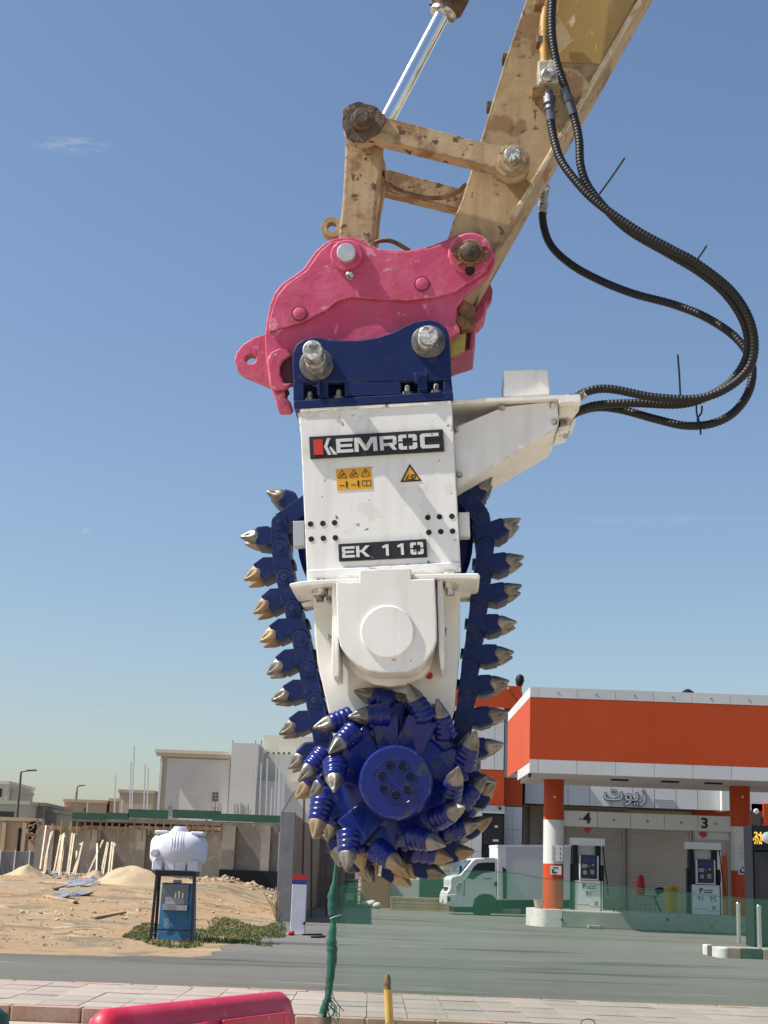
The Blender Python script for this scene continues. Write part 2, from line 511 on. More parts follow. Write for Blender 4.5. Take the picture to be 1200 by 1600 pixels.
# bucket link hanging between the idler links
bl_top, bl_bot = W(568, 205, 6.1), W(545, 398, 6.1)
poly = pxz([(539, 205), (545, 185), (566, 172), (590, 185), (598, 210), (597, 245), (588, 300), (580, 410), (522, 410), (528, 365), (535, 300), (538, 240)], 6.09)
MB().prism(poly, 6.122, 6.2).build('bucket_link', M['link'], arm, bev=0.012, segs=3)
MB().prism(poly, 6.37, 6.445).build('bucket_link', M['link'], arm, bev=0.012, segs=3)
c0 = W(566, 192, 5.99)
MB().cyl((c0.x, 6.06, c0.z), (c0.x, 6.52, c0.z), 0.045).build('link_pin', M['grease'], arm, smooth=40)
cp = W(800, 251, 5.99)
MB().cyl((cp.x, 6.06, cp.z), (cp.x, 6.52, cp.z), 0.045).build('link_pin', M['grease'], arm, smooth=40)
# lifting eye beside the bucket link
e = W(519, 356, 6.2)
MB().prism([(e.x + 0.052 * math.cos(t * math.pi / 10), e.z + 0.052 * math.sin(t * math.pi / 10)) for t in range(20)], 6.19, 6.23,
           [[(e.x + 0.022 * math.cos(t * math.pi / 8), e.z + 0.022 * math.sin(t * math.pi / 8)) for t in range(16)]]).build('lifting_eye', M['link'], arm, bev=0.008)
# bucket cylinder: rod, gland and barrel
YC = 6.28
ra, rb = W(602, 192, YC), W(692, 22, YC)
d = (rb - ra).normalized()
MB().cyl(ra - d * 0.02, rb + d * 0.1, 0.0405, n=32).build('cylinder_rod', M['chrome'], arm, smooth=40)
MB().lathe(ra - d * 0.1, d, [(0, 0.05), (0.09, 0.055), (0.1, 0.044)], 24).build('rod_eye', M['grease'], arm, smooth=40)
barrel = MB().lathe(rb, d, [(0.0, 0.062), (0.03, 0.072), (0.035, 0.078), (0.12, 0.078), (0.13, 0.07), (1.6, 0.07)], 28).build('cylinder_barrel', M['grease'], arm, smooth=35)
MB().lathe(rb - d * 0.012, d, [(0, 0.055), (0.006, 0.064), (0.03, 0.066)], 28).build('wiper_ring', M['steel'], barrel, smooth=40)
sd = d.cross(Vector((0, 1, 0))).normalized()
b = MB()
for k in (-1, 1):
    b.cyl(rb + sd * 0.07 * k + d * 0.02, rb + sd * 0.07 * k + d * 0.16, 0.014, n=8)
b.build('gland_bolt', M['grease'], barrel, smooth=40)
# thin brown hydraulic pipe sagging between the links
MB().tube(spline([W(x, y, 6.33) for x, y in [(600, 285), (625, 297), (660, 308), (690, 309), (712, 302), (728, 288)]], 6), 0.011, 8).build('grease_line', M['brownpipe'], arm, smooth=60)
MB().tube(spline([W(x, y, 6.25) for x, y in [(580, 382), (596, 376), (615, 378), (640, 392)]], 6), 0.011, 8).build('grease_line', M['brownpipe'], arm, smooth=60)
# small nubs along the back edge
for x, y in ((788, 93), (764, 168)):
    p = W(x, y, 6.2)
    MB().obox(p, (0.012, 0, 0), (0, 0.03, 0), (0, 0, 0.018)).build('hose_clip', M['grease'], arm, bev=0.004)
# yellow hydraulic pipe and valve block on the arm's side
pp = [W(x, y, 6.05) for x, y in [(880, -180), (862, -60), (853, 10), (850, 50), (851, 100)]]
MB().tube(spline(pp, 8), 0.021, 14).build('hydraulic_pipe', mat('pipe_yellow', (0.55, 0.33, 0.06), 0.5, col2=(0.45, 0.28, 0.1), scale=20, chips=(0.08, 0.06, 0.05), chip_scale=25, chip_at=0.6), arm, smooth=50)
for x, y in ((846, 8), (850, 66)):
    p = W(x, y, 6.06)
    MB().obox(p, (0.036, 0, 0.0), (0, 0.03, 0), (0, 0, 0.02)).build('pipe_clamp', M['grease' if y > 20 else 'rust'], arm, bev=0.006)
vb = W(856, 121, 6.06)
v = MB().obox(vb, (0.046, 0, 0.004), (0, 0.055, 0), (-0.004, 0, 0.058)).build('valve_block', mat('cast_block', (0.36, 0.33, 0.27), 0.6, metal=0.3, col2=(0.5, 0.46, 0.36), scale=18, bump=0.5, bscale=30), arm, bev=0.01, segs=3)
MB().lathe(W(857, 117, 6.0), (0, -1, 0), [(-0.01, 0.034), (0.006, 0.034), (0.012, 0.026), (0.02, 0.024), (0.022, 0.01)], 20).build('valve_cap', M['steel'], v, smooth=40)
MB().obox(vb + Vector((-0.02, 0.02, -0.055)), (0.05, 0, 0.01), (0, 0.05, 0), (0, 0, 0.008)).build('mounting_plate', M['link'], v, bev=0.003)
fa = [W(x, y, 6.04) for x, y in [(857, 146), (858, 160)]]
ft = W(861, 196, 6.02) - W(857, 146, 6.04)
MB().lathe(W(857, 143, 6.04), ft, [(0, 0.02), (0.035, 0.02), (0.036, 0.03), (0.07, 0.03), (0.071, 0.022), (0.085, 0.022), (0.086, 0.026), (0.1, 0.026), (0.101, 0.021), (0.16, 0.021)], 12).build('hose_fitting', mat('zinc_fitting', (0.16, 0.16, 0.17), 0.35, metal=0.8, col2=(0.26, 0.25, 0.24), scale=30), v, smooth=30)

# ------------------------------------------------------------------ hoses
def hose(name, pts, label, r=0.0185, rib=True):
    path = resample(spline(pts, 24), 0.0032)
    o = MB().tube(path, r, 10, (lambda i, m: 1.0 + 0.055 * math.sin(i * 2 * math.pi / 5)) if rib else None)
    return o, path
def hose_pts(l):
    return [W(x, y, Y) for x, y, Y in l]
HA = hose_pts([(861, 190, 6.02), (863, 205, 6.015), (874, 245, 5.99), (895, 277, 5.96), (930, 314, 5.93), (990, 357, 5.9), (1046, 388, 5.88), (1088, 411, 5.87), (1144, 456, 5.88), (1174, 508, 5.9), (1176, 562, 5.94), (1147, 599, 5.98), (1095, 622, 6.02), (1025, 621, 6.06), (955, 608, 6.09), (920, 611, 6.1), (896, 625, 6.12)])
HB = hose_pts([(868, -60, 6.02), (862, 30, 6.02), (868, 90, 6.02), (884, 140, 6.01), (899, 190, 6.0), (905, 220, 5.99), (908, 262, 5.98), (925, 300, 5.975), (976, 355, 5.94), (1046, 397, 5.92), (1094, 426, 5.91), (1135, 461, 5.92), (1163, 506, 5.94), (1168, 552, 5.98), (1145, 593, 6.02), (1105, 620, 6.06), (1060, 632, 6.09), (990, 630, 6.13), (927, 634, 6.17), (893, 650, 6.2), (880, 672, 6.22)])
HC = hose_pts([(850, 300, 6.5), (848, 343, 6.5), (860, 382, 6.47), (892, 413, 6.42), (937, 438, 6.37), (990, 459, 6.32), (1053, 476, 6.26), (1105, 497, 6.2), (1151, 529, 6.13), (1174, 567, 6.1), (1171, 609, 6.08), (1147, 644, 6.07), (1112, 662, 6.07), (1070, 665, 6.1), (1025, 655, 6.14), (969, 640, 6.2), (930, 637, 6.24), (895, 648, 6.26), (878, 668, 6.28)])
for nm, P, lab in (('hydraulic_hose', HA, 'ribbed black hydraulic hose running from the valve block, outermost of the two tied together'),
                   ('hydraulic_hose', HB, 'black hydraulic hose coming down beside the yellow pipe, inner one of the tied pair'),
                   ('hydraulic_hose', HC, 'single black hydraulic hose emerging behind the arm and sagging lowest into the white housing')):
    root = thing(nm, P[0], lab, 'hose', 'hydraulic hoses')
    mb, path = hose(nm, P, lab)
    mb.build('hose_body', M['rubber'], root, smooth=60)
    t = (path[1] - path[0]).normalized()
    if P is HC:
        MB().lathe(P[0] - t * 0.03, t, [(0, 0.03), (0.03, 0.03), (0.031, 0.022), (0.14, 0.022)], 12).build('end_fitting', M['steel'], root, smooth=30)
    if P is HB:
        q = W(889, 160, 6.008)
        q2 = W(897, 184, 6.003)
        MB().lathe(q, q2 - q, [(-0.07, 0.022), (-0.03, 0.022), (-0.029, 0.026), (0.0, 0.026), (0.001, 0.023), (0.07, 0.023)], 12).build('crimp_sleeve', mat('crimp', (0.1, 0.1, 0.11), 0.4, metal=0.6), root, smooth=30)
    t = (path[-1] - path[-2]).normalized()
    MB().lathe(P[-1] - t * 0.06, t, [(0, 0.021), (0.05, 0.023), (0.051, 0.03), (0.09, 0.03)], 10).build('end_fitting', M['steel'], root, smooth=30)
    if P is HA:
        for a, c, Y in (((934, 307), (976, 247), 5.93), ((1089, 406), (1104, 384), 5.87), ((1063, 619), (1059, 554), 6.03)):
            MB().tube([W(a[0], a[1], Y), W((a[0] + c[0]) / 2 + 0.6, (a[1] + c[1]) / 2, Y), W(c[0], c[1], Y)], 0.0042, 6).build('cable_tie_tail', M['plastic_black'], root)
    if P is HC:
        MB().tube(spline([W(x, y, 6.06) for x, y in [(1088, 634), (1089, 648), (1093, 660), (1095, 679)]], 5), 0.004, 6).build('cable_tie_tail', M['plastic_black'], root)
        MB().tube(spline([W(x, y, 6.05) for x, y in [(1097, 634), (1096, 645), (1090, 654), (1092, 664)]], 5), 0.004, 6).build('cable_tie_tail', M['plastic_black'], root)

# ------------------------------------------------------------------ pink quick coupler
coup = thing('quick_coupler', W(560, 600, 6.2), 'pink cast quick coupler with hook and lug between arm and blue bracket', 'quick coupler')
Z2 = lambda pts: zq(pts, 350, 340, 2.6667)
PF = 6.06
cheek = Z2([(455, 88), (420, 105), (380, 140), (330, 212), (285, 245), (240, 275), (210, 315), (192, 360), (178, 430), (170, 490), (172, 560), (182, 640), (190, 700), (290, 690), (300, 600), (500, 600), (938, 600), (942, 500), (985, 470), (965, 430), (970, 370), (990, 345), (1000, 322), (1060, 272), (1100, 240), (1126, 200), (1130, 160), (1108, 105), (1062, 66), (1012, 58), (965, 70), (925, 92), (860, 118), (770, 136), (665, 134), (605, 115), (570, 92), (540, 82), (500, 80)])
MB().prism(pxz(cheek, PF), PF, PF + 0.055).build('cheek_plate', M['pink'], coup, bev=0.014, segs=3)
MB().prism(pxz([(x_, min(y_, 515)) for x_, y_ in cheek], PF), PF + 0.39, PF + 0.44).build('cheek_plate', M['pink'], coup, bev=0.014, segs=3)
# raised upper web on the front cheek
web = Z2([(445, 110), (400, 150), (345, 228), (262, 285), (225, 330), (205, 380), (192, 440), (190, 480), (260, 462), (340, 438), (420, 395), (480, 350), (540, 338), (640, 348), (760, 352), (880, 338), (960, 318), (1000, 290), (1055, 255), (1095, 225), (1105, 160), (1050, 80), (990, 78), (930, 108), (860, 134), (770, 150), (660, 150), (600, 130), (540, 100)])
MB().prism(pxz(web, PF), PF - 0.02, PF + 0.001).build('raised_web', M['pink'], coup, bev=0.0195, segs=5)
# middle block between the cheeks
mid = Z2([(200, 420), (300, 330), (560, 300), (940, 330), (940, 520), (300, 560), (200, 600)])
MB().prism(pxz(mid, PF), PF + 0.056, PF + 0.389).build('body', M['pink'], coup, bev=0.01)
def pboss(px, py, r, th, rp, pm, extra=0.02, ringm='pink'):
    p = W(px, py, PF - 0.02)
    rg = MB().lathe((p.x, PF - 0.02, p.z), (0, -1, 0), [(0, r), (th * 0.6, r), (th, r * 0.92)], 30).build('pin_boss', M[ringm], coup, smooth=30)
    MB().lathe((p.x, PF - 0.02 - th, p.z), (0, -1, 0), [(-0.01, rp), (extra, rp), (extra + 0.006, rp * 0.88)], 26).build('pin', pm, rg, smooth=30)
    return rg
def Zp(x, y): return 350 + x / 2.6667, 340 + y / 2.6667
pboss(*Zp(512, 160), 0.072, 0.018, 0.042, mat('pin_silver', (0.6, 0.6, 0.58), 0.35, metal=0.5, col2=(0.5, 0.5, 0.48), scale=10), 0.025)
rg = pboss(*Zp(1026, 152), 0.098, 0.012, 0.06, M['rust'], 0.012)
p = W(*Zp(1026, 150), PF - 0.04)
MB().lathe(p, (0, -1, 0), [(0, 0.046), (0.03, 0.044), (0.036, 0.036)], 18, flute=lambda j, n, i: 1 + 0.05 * math.sin(j * 2.3)).build('greasy_pin', M['grease'], rg, smooth=40)
b = MB()
for k in range(14):
    an, rr = random.uniform(0, 6.28), random.uniform(0.04, 0.07)
    b.obox(p + Vector((rr * math.cos(an), 0.004, rr * math.sin(an))), (random.uniform(.008, .02), 0, 0), (0, 0.012, 0), (0.004, 0, random.uniform(.006, .014)))
b.build('mud_cake', M['rust'], rg, bev=0.004)
p = W(*Zp(524, 246), PF - 0.02)
MB().lathe(p, (0, -1, 0), [(0, 0.018), (0.02, 0.018), (0.024, 0.013)], 6).build('lock_bolt', M['steel'], coup)
p = W(*Zp(1025, 222), PF - 0.03)
MB().lathe(p, (0, -1, 0), [(0, 0.022), (0.008, 0.022)], 12).build('grease_hole', M['hole'], coup)
for x, y in ((315, 400), (825, 276)):
    p = W(*Zp(x, y), PF - 0.021)
    n = 26
    ro, ri = 0.036, 0.029
    MB().prism([(p.x + ro * math.cos(k * 2 * math.pi / n), p.z + ro * math.sin(k * 2 * math.pi / n)) for k in range(n)], PF - 0.0215, PF - 0.0195,
               [[(p.x + ri * math.cos(k * 2 * math.pi / n), p.z + ri * math.sin(k * 2 * math.pi / n)) for k in range(n)]]).build('plug_groove', mat('pink_groove', (0.2, 0.02, 0.05), 0.7), coup)
    MB().lathe((p.x, PF - 0.019, p.z), (0, -1, 0), [(0, 0.028), (0.006, 0.028), (0.009, 0.022)], n).build('plug', M['pink'], coup, smooth=35)
# ridge lug with eye at the left
lug = Z2([(200, 485), (130, 508), (85, 535), (55, 570), (46, 605), (58, 640), (80, 658), (200, 708)])
hl = W(*Zp(114, 597), PF + 0.2)
MB().prism(pxz(lug, PF + 0.2), PF + 0.17, PF + 0.24, [[(hl.x + 0.026 * math.cos(k * math.pi / 9), hl.z + 0.024 * math.sin(k * math.pi / 9)) for k in range(18)]]).build('lifting_lug', M['pink'], coup, bev=0.008, segs=3)
# hook jaw
jaw = Z2([(180, 590), (195, 560), (225, 545), (262, 548), (282, 572), (250, 590), (235, 615), (232, 650), (250, 690), (285, 688), (262, 712), (215, 716), (190, 700)])
MB().prism(pxz(jaw, PF - 0.03), PF - 0.03, PF - 0.001).build('hook_jaw', M['pink'], coup, bev=0.008, segs=3)
MB().prism(pxz(Z2([(236, 600), (262, 585), (300, 585), (300, 690), (255, 688), (238, 650)]), PF - 0.004), PF - 0.004, PF - 0.0015).build('jaw_shade', mat('jaw_shadow_paint', (0.09, 0.02, 0.035), 0.7), coup)  # flat dark patch; the hollow's shade is put into its colour
tip = Z2([(195, 705), (215, 768), (222, 792), (272, 790), (282, 772), (258, 752), (254, 715), (268, 700)])
MB().prism(pxz(tip, PF + 0.02), PF + 0.01, PF + 0.13).build('hook_tip', M['pink'], coup, bev=0.008, segs=3)
# lower right block with yellow label
MB().prism(pxz(Z2([(930, 480), (1050, 455), (1040, 560), (968, 582), (930, 600)]), PF + 0.1), PF + 0.1, PF + 0.34).build('lock_block', M['pink'], coup, bev=0.008)
MB().prism(pxz(Z2([(1030, 440), (1060, 390), (1096, 358), (1085, 420), (1056, 455)]), PF + 0.3), PF + 0.25, PF + 0.4).build('rear_flange', M['pink'], coup, bev=0.008)
MB().prism(pxz(Z2([(940, 500), (1008, 484), (1002, 560), (962, 578), (940, 584)]), PF + 0.097), PF + 0.09, PF + 0.0985).build('label_plate', mat('pale_yellow_label', (0.5, 0.46, 0.12), 0.6, col2=(0.4, 0.36, 0.1), scale=20), coup)
MB().prism(pxz(Z2([(1014, 486), (1030, 482), (1024, 545), (1008, 552)]), PF + 0.097), PF + 0.09, PF + 0.0982).build('lock_slot', M['hole'], coup)
MB().prism(pxz(Z2([(975, 372), (1000, 335), (1050, 370), (1045, 450), (985, 462)]), PF + 0.02), PF + 0.03, PF + 0.1).build('mud_cake', M['rust'], coup, bev=0.01)
p = W(*Zp(985, 435), PF + 0.03)
MB().lathe(p, (0, -1, 0), [(0, 0.022), (0.02, 0.02)], 14).build('lock_pin', M['rust'], coup, smooth=35)
# ------------------------------------------------------------------ chain cutter attachment
cut = thing('chain_cutter', W(618, 1380, 6.3), 'white and blue chain cutter attachment with pick drum, lettered KEMROC EK 110', 'chain cutter')
Z3 = lambda pts: zq(pts, 440, 600, 2.5)
# blue mounting bracket: front and back plates, flange, pins
BF = 5.997
brk_top = Z2([(288, 690), (284, 600), (286, 560), (300, 528), (330, 508), (370, 498), (410, 502), (450, 511), (550, 512), (640, 498), (700, 478), (750, 452), (790, 434), (845, 424), (890, 432), (925, 456), (938, 490), (944, 560), (948, 676)])
brk = MB().prism(pxz(brk_top, BF), BF, BF + 0.035).build('bracket_plate', M['blue'], cut, bev=0.006, segs=2)
MB().prism(pxz(brk_top, BF), BF + 0.51, BF + 0.545).build('bracket_plate', M['blue'], cut, bev=0.006)
# posts between the bolt windows, then the base flange
for q in ([(288, 690), (332, 689), (330, 758), (289, 762)], [(394, 688), (432, 687), (434, 748), (396, 752)], [(502, 686), (736, 682), (736, 733), (504, 744)], [(808, 680), (846, 679), (846, 727), (808, 731)], [(914, 678), (948, 676), (953, 722), (914, 724)]):
    MB().prism(pxz(Z2(q), BF), BF + 0.001, BF + 0.034).build('bracket_post', M['blue'], cut, bev=0.003)
MB().prism(pxz(Z2([(289, 762), (953, 722), (957, 756), (291, 796)]), BF - 0.004), BF - 0.005, BF + 0.57).build('base_flange', M['blue'], cut, bev=0.005)
MB().prism(pxz(Z2([(300, 690), (945, 672), (950, 720), (300, 760)]), BF + 0.2), BF + 0.19, BF + 0.22).build('inner_web', M['blue'], cut)
for x, y in ((358, 745), (478, 735), (764, 718), (884, 712)):
    p = W(*Zp(x, y), BF + 0.08)
    bo = MB().lathe(p - Vector((0, 0, 0.03)), (0, 0, 1), [(0, 0.02), (0.02, 0.02), (0.021, 0.011), (0.045, 0.011), (0.05, 0.007)], 6).build('flange_bolt', M['steel'], cut)
for x, y, h in ((395, 682, 62), (828, 650, 70)):
    p0, p1 = W(*Zp(x, y), BF - 0.002), W(*Zp(x + 2, y + h), BF - 0.002)
    MB().bar(p0, p1, 0.012 if x < 500 else 0.034, 0.03, up=(0, 1, 0)).build('stiffener', M['blue'], cut, bev=0.003)
MB().prism(pxz(Z2([(792, 648), (850, 644), (846, 662), (815, 664), (812, 690), (795, 690)]), BF - 0.02), BF - 0.024, BF - 0.001).build('stiffener_cap', M['blue'], cut, bev=0.004)
# coupler pins through the bracket
for (x, y, pr, r) in ((386, 615, 0.185, 0.0405), (852, 520, 0.085, 0.0405)):
    p = W(*Zp(x, y), BF)
    rg = MB().lathe((p.x, BF - 0.0005, p.z), (0, -1, 0), [(0, 0.074), (0.012, 0.074), (0.016, 0.066)], 30).build('pin_washer', mat('greased_washer', (0.05, 0.05, 0.06), 0.4, metal=0.3, col2=(0.16, 0.15, 0.14), scale=20), cut, smooth=35)
    MB().lathe((p.x, BF - 0.012, p.z), (0, -1, 0), [(0, r * 1.12), (pr * .42, r * 1.12), (pr * .43, r), (pr * .62, r), (pr * .63, r * 1.05), (pr - 0.006, r * 1.05), (pr, r * 0.92)], 26).build('coupler_pin', M['steel'], rg, smooth=35)
    MB().cyl((p.x, BF + 0.04, p.z), (p.x, BF + 0.505, p.z), r * 1.1).build('coupler_pin', M['steel'], rg, smooth=35)

# white housing: front plate, back plate, top, sides
hs = Z3([(70, 97), (665, 65), (701, 732), (100, 768)])
MB().prism(pxz(hs, Y0), Y0, Y0 + 0.03).build('front_plate', M['white'], cut, bev=0.005)
MB().prism(pxz(hs, Y0), Y0 + 0.55, Y0 + 0.58).build('back_plate', M['white'], cut, bev=0.005)
MB().prism(pxz(Z3([(72, 98), (664, 66), (668, 120), (74, 140)]), Y0), Y0 + 0.031, Y0 + 0.549).build('top_block', M['white'], cut)
MB().prism(pxz(Z3([(60, 92), (75, 92), (88, 210), (76, 210)]), Y0 + 0.05), Y0 + 0.05, Y0 + 0.5).build('side_web', M['white'], cut, bev=0.004)
MB().prism(pxz(Z3([(110, 150), (640, 130), (660, 420), (130, 440)]), Y0), Y0 + 0.031, Y0 + 0.2).build('inner_web', M['white'], cut)
# formed lips along top and bottom of the front plate
MB().prism(pxz(Z3([(74, 98), (662, 66), (663, 80), (75, 112)]), Y0), Y0 - 0.006, Y0 - 0.0005).build('top_lip', M['white'], cut, bev=0.004)
MB().prism(pxz(Z3([(98, 728), (699, 696), (701, 728), (100, 765)]), Y0), Y0 - 0.012, Y0 - 0.0005).build('bottom_lip', M['white'], cut, bev=0.006, segs=3)
# side tabs
MB().prism(pxz(Z3([(48, 544), (92, 542), (95, 636), (50, 640)]), Y0 + 0.1), Y0 + 0.06, Y0 + 0.13).build('side_tab', mat('grey_steel_tab', (0.45, 0.46, 0.47), 0.4, metal=0.3), cut, bev=0.003)
MB().prism(pxz(Z3([(690, 510), (733, 508), (736, 602), (694, 604)]), Y0 + 0.1), Y0 + 0.06, Y0 + 0.13).build('side_tab', M['white_smooth'], cut, bev=0.003)
for x, y in ((113, 547), (161, 545), (207, 542), (116, 606), (163, 603), (210, 601), (571, 522), (617, 519), (665, 517), (575, 580), (622, 577), (668, 575)):
    p = W(440 + x / 2.5, 600 + y / 2.5, Y0)
    MB().lathe((p.x, Y0 - 0.0005, p.z), (0, -1, 0), [(0, 0.0118), (0.0012, 0.0118)], 16).build('bolt_hole', M['hole'], cut)

# name plates with raised letters
LET = {
 'K': [[(0.3, 0), (0.55, 0), (0.27, .5), (0.03, .5)], [(0.03, .5), (0.27, .5), (0.55, 1), (0.3, 1)], [(0.42, .42), (0.52, .5), (1, .0), (0.68, .0)][::1]],
 'E': [[(0, 0), (.24, 0), (.24, 1), (0, 1)], [(.24, 0), (1, 0), (1, .22), (.24, .22)], [(.24, .4), (.94, .4), (.94, .6), (.24, .6)], [(.24, .78), (1, .78), (1, 1), (.24, 1)]],
 'M': [[(0, 0), (.18, 0), (.18, 1), (0, 1)], [(.82, 0), (1, 0), (1, 1), (.82, 1)], [(.18, .68), (.42, .08), (.5, .08), (.5, .42), (.27, 1), (.18, 1)], [(.5, .08), (.58, .08), (.82, .68), (.82, 1), (.73, 1), (.5, .42)]],
 'R': [[(0, 0), (.22, 0), (.22, 1), (0, 1)], [(.22, .78), (.9, .78), (1, .88), (.9, 1), (.22, 1)], [(.78, .42), (.9, .36), (1, .46), (1, .88), (.9, .78), (.78, .78)], [(.22, .3), (.9, .3), (.9, .36), (.78, .5), (.22, .5)], [(.55, .3), (.82, .3), (1, 0), (.75, 0)]],
 'O': [[(.02, .1), (.12, 0), (.45, 0), (.45, .22), (.24, .22), (.24, .44), (.02, .44)], [(.55, 0), (.88, 0), (.98, .1), (.98, .44), (.76, .44), (.76, .22), (.55, .22)], [(.02, .56), (.24, .56), (.24, .78), (.45, .78), (.45, 1), (.12, 1), (.02, .9)], [(.76, .56), (.98, .56), (.98, .9), (.88, 1), (.55, 1), (.55, .78), (.76, .78)]],
 'C': [[(0, .12), (.12, 0), (1, 0), (1, .22), (.26, .22), (.24, .25), (.24, .75), (.26, .78), (1, .78), (1, 1), (.12, 1), (0, .88)]],
 'k': [[(0, 0), (.24, 0), (.24, 1), (0, 1)], [(.24, .42), (.38, .42), (.7, 0), (1, 0), (.58, .5), (1, 1), (.7, 1), (.38, .6), (.24, .6)]],
 '1': [[(.42, 0), (.72, 0), (.72, 1), (.48, 1), (.05, .84), (.12, .66), (.42, .72)]],
}
def plate(corners, text, Yf, x0=0.0):
    tl, tr, br_, bl = [W(440 + x / 2.5, 600 + y / 2.5, Yf) for x, y in corners]
    po = MB().prism([(q.x, q.z) for q in (bl, br_, tr, tl)], Yf - 0.014, Yf - 0.0006).build('name_plate', M['black'], cut, bev=0.002)
    def at(u, v):
        return tl.lerp(tr, u).lerp(bl.lerp(br_, u), 1 - v)
    for ch, u0, u1, v0, v1 in text:
        b = MB()
        if ch == '#':
            polys = [[(0, 0), (1, 0), (1, 1), (0, 1)]]
        else:
            polys = LET[ch]
        for poly in polys:
            pts = []
            for x, y in poly:
                q = at(u0 + (u1 - u0) * x, v0 + (v1 - v0) * y)
                pts.append((q.x, q.z))
            b.prism(pts, Yf - 0.0172, Yf - 0.0142)
        b.build('letter', M['letter_red'] if ch == '#' else M['letter'], po)
    # pale rim
    return po
plate([(108, 210), (630, 180), (636, 265), (113, 295)], [('#', .03, .1, .15, .85), ('K', .105, .205, .12, .88), ('E', .2, .325, .18, .82), ('M', .335, .505, .18, .82), ('R', .525, .65, .18, .82), ('O', .66, .805, .16, .84), ('C', .825, .965, .16, .84)], Y0)
plate([(222, 628), (565, 608), (570, 678), (225, 695)], [('E', .04, .185, .18, .82), ('k', .2, .355, .18, .82), ('1', .49, .6, .18, .82), ('1', .66, .77, .18, .82), ('O', .81, .965, .16, .84)], Y0)

# warning stickers
tl, tr, br_, bl = [W(440 + x / 2.5, 600 + y / 2.5, Y0) for x, y in [(212, 333), (350, 323), (355, 408), (217, 417)]]
st = MB().prism([(q.x, q.z) for q in (bl, br_, tr, tl)], Y0 - 0.002, Y0 - 0.0006).build('warning_sticker', M['sticker'], cut)
def sat(u, v): return tl.lerp(tr, u).lerp(bl.lerp(br_, u), 1 - v)
b = MB()
def seg(b, p, q, w, y):
    b.bar(Vector((p.x, y, p.z)), Vector((q.x, y, q.z)), w, 0.0008, up=(0, 1, 0))
yy = Y0 - 0.0026
for u in (.17, .5, .83):
    A, B_, C_ = sat(u, .93), sat(u + .13, .58), sat(u - .13, .58)
    for p, q in ((A, B_), (B_, C_), (C_, A)): seg(b, p, q, 0.0026, yy)
for u in (.15, .48):
    seg(b, sat(u + .13, .12), sat(u + .13, .4), 0.0075, yy - 0.0003)
    seg(b, sat(u - .08, .22), sat(u + .06, .22), 0.003, yy)
for p, q in (((.72, .14), (.96, .14)), ((.72, .14), (.72, .38)), ((.96, .14), (.96, .38)), ((.84, .14), (.84, .4)), ((.72, .38), (.96, .38))):
    seg(b, sat(*p), sat(*q), 0.0022, yy)
for u in (.17, .5): seg(b, sat(u - .05, .64), sat(u + .05, .76), 0.005, yy - .0003)
seg(b, sat(.83, .68), sat(.83, .84), 0.003, yy - .0003)
b.build('pictograms', M['ink'], st)
T = [W(440 + x / 2.5, 600 + y / 2.5, Y0) for x, y in [(500, 312), (548, 379), (464, 384)]]
tr_ = MB().prism([(q.x, q.z) for q in (T[2], T[1], T[0])], Y0 - 0.002, Y0 - 0.0006).build('warning_triangle', M['ink'], cut)
g = (T[0] + T[1] + T[2]) / 3
ins = [g + (q - g) * 0.74 for q in T]
MB().prism([(q.x, q.z) for q in (ins[2], ins[1], ins[0])], Y0 - 0.003, Y0 - 0.0021).build('yellow_field', M['sticker'], tr_)
b = MB()
c1 = g + Vector((0.012, 0, -0.004))
b.prism([(c1.x + 0.011 * math.cos(k * math.pi / 6), c1.z + 0.011 * math.sin(k * math.pi / 6)) for k in range(12)], Y0 - 0.0036, Y0 - 0.0031, [[(c1.x + 0.005 * math.cos(k * math.pi / 4), c1.z + 0.005 * math.sin(k * math.pi / 4)) for k in range(8)]])
seg(b, g + Vector((-0.024, 0, -0.016)), g + Vector((0.02, 0, -0.018)), 0.003, Y0 - 0.0036)
seg(b, g + Vector((-0.018, 0, -0.014)), g + Vector((-0.008, 0, 0.0)), 0.004, Y0 - 0.004)
b.build('pictogram', M['ink'], tr_)

# hydraulic cover on the right
HF = 6.05
cov = Z3([(668, 172), (868, 88), (1078, 66), (1083, 150), (1066, 180), (684, 405)])
co = MB().prism(pxz(cov, HF), HF, HF + 0.42).build('hose_cover', M['white_smooth'], cut, bev=0.004)
MB().prism(pxz(Z3([(664, 66), (1166, 45), (1170, 74), (1082, 82), (1080, 66), (664, 84)]), HF - 0.01), HF - 0.03, HF + 0.45).build('cover_top', M['white_smooth'], cut, bev=0.004)
MB().prism(pxz(Z3([(1084, 82), (1168, 74), (1150, 96), (1086, 112)]), HF), HF + 0.02, HF + 0.36).build('hose_guard', M['white_smooth'], cut, bev=0.006)
MB().prism(pxz(Z3([(664, 84), (862, 74), (862, 92), (668, 172)]), HF + 0.3), HF + 0.28, HF + 0.3).build('inner_plate', M['white'], cut)
MB().prism(pxz(Z3([(866, -48), (1040, -52), (1046, 46), (866, 52)]), HF + 0.08), HF + 0.06, HF + 0.34).build('top_box', M['white_smooth'], cut, bev=0.003)
MB().prism(pxz(Z3([(1084, 160), (1110, 120), (1130, 100), (1118, 150), (1086, 200)]), HF + 0.15), HF + 0.1, HF + 0.3).build('hose_port', M['steel'], cut, bev=0.005)
MB().prism(pxz(Z3([(1080, 180), (1122, 172), (1120, 190), (1070, 205)]), HF + 0.15), HF + 0.1, HF + 0.3).build('port_plate', M['white_smooth'], cut, bev=0.004)
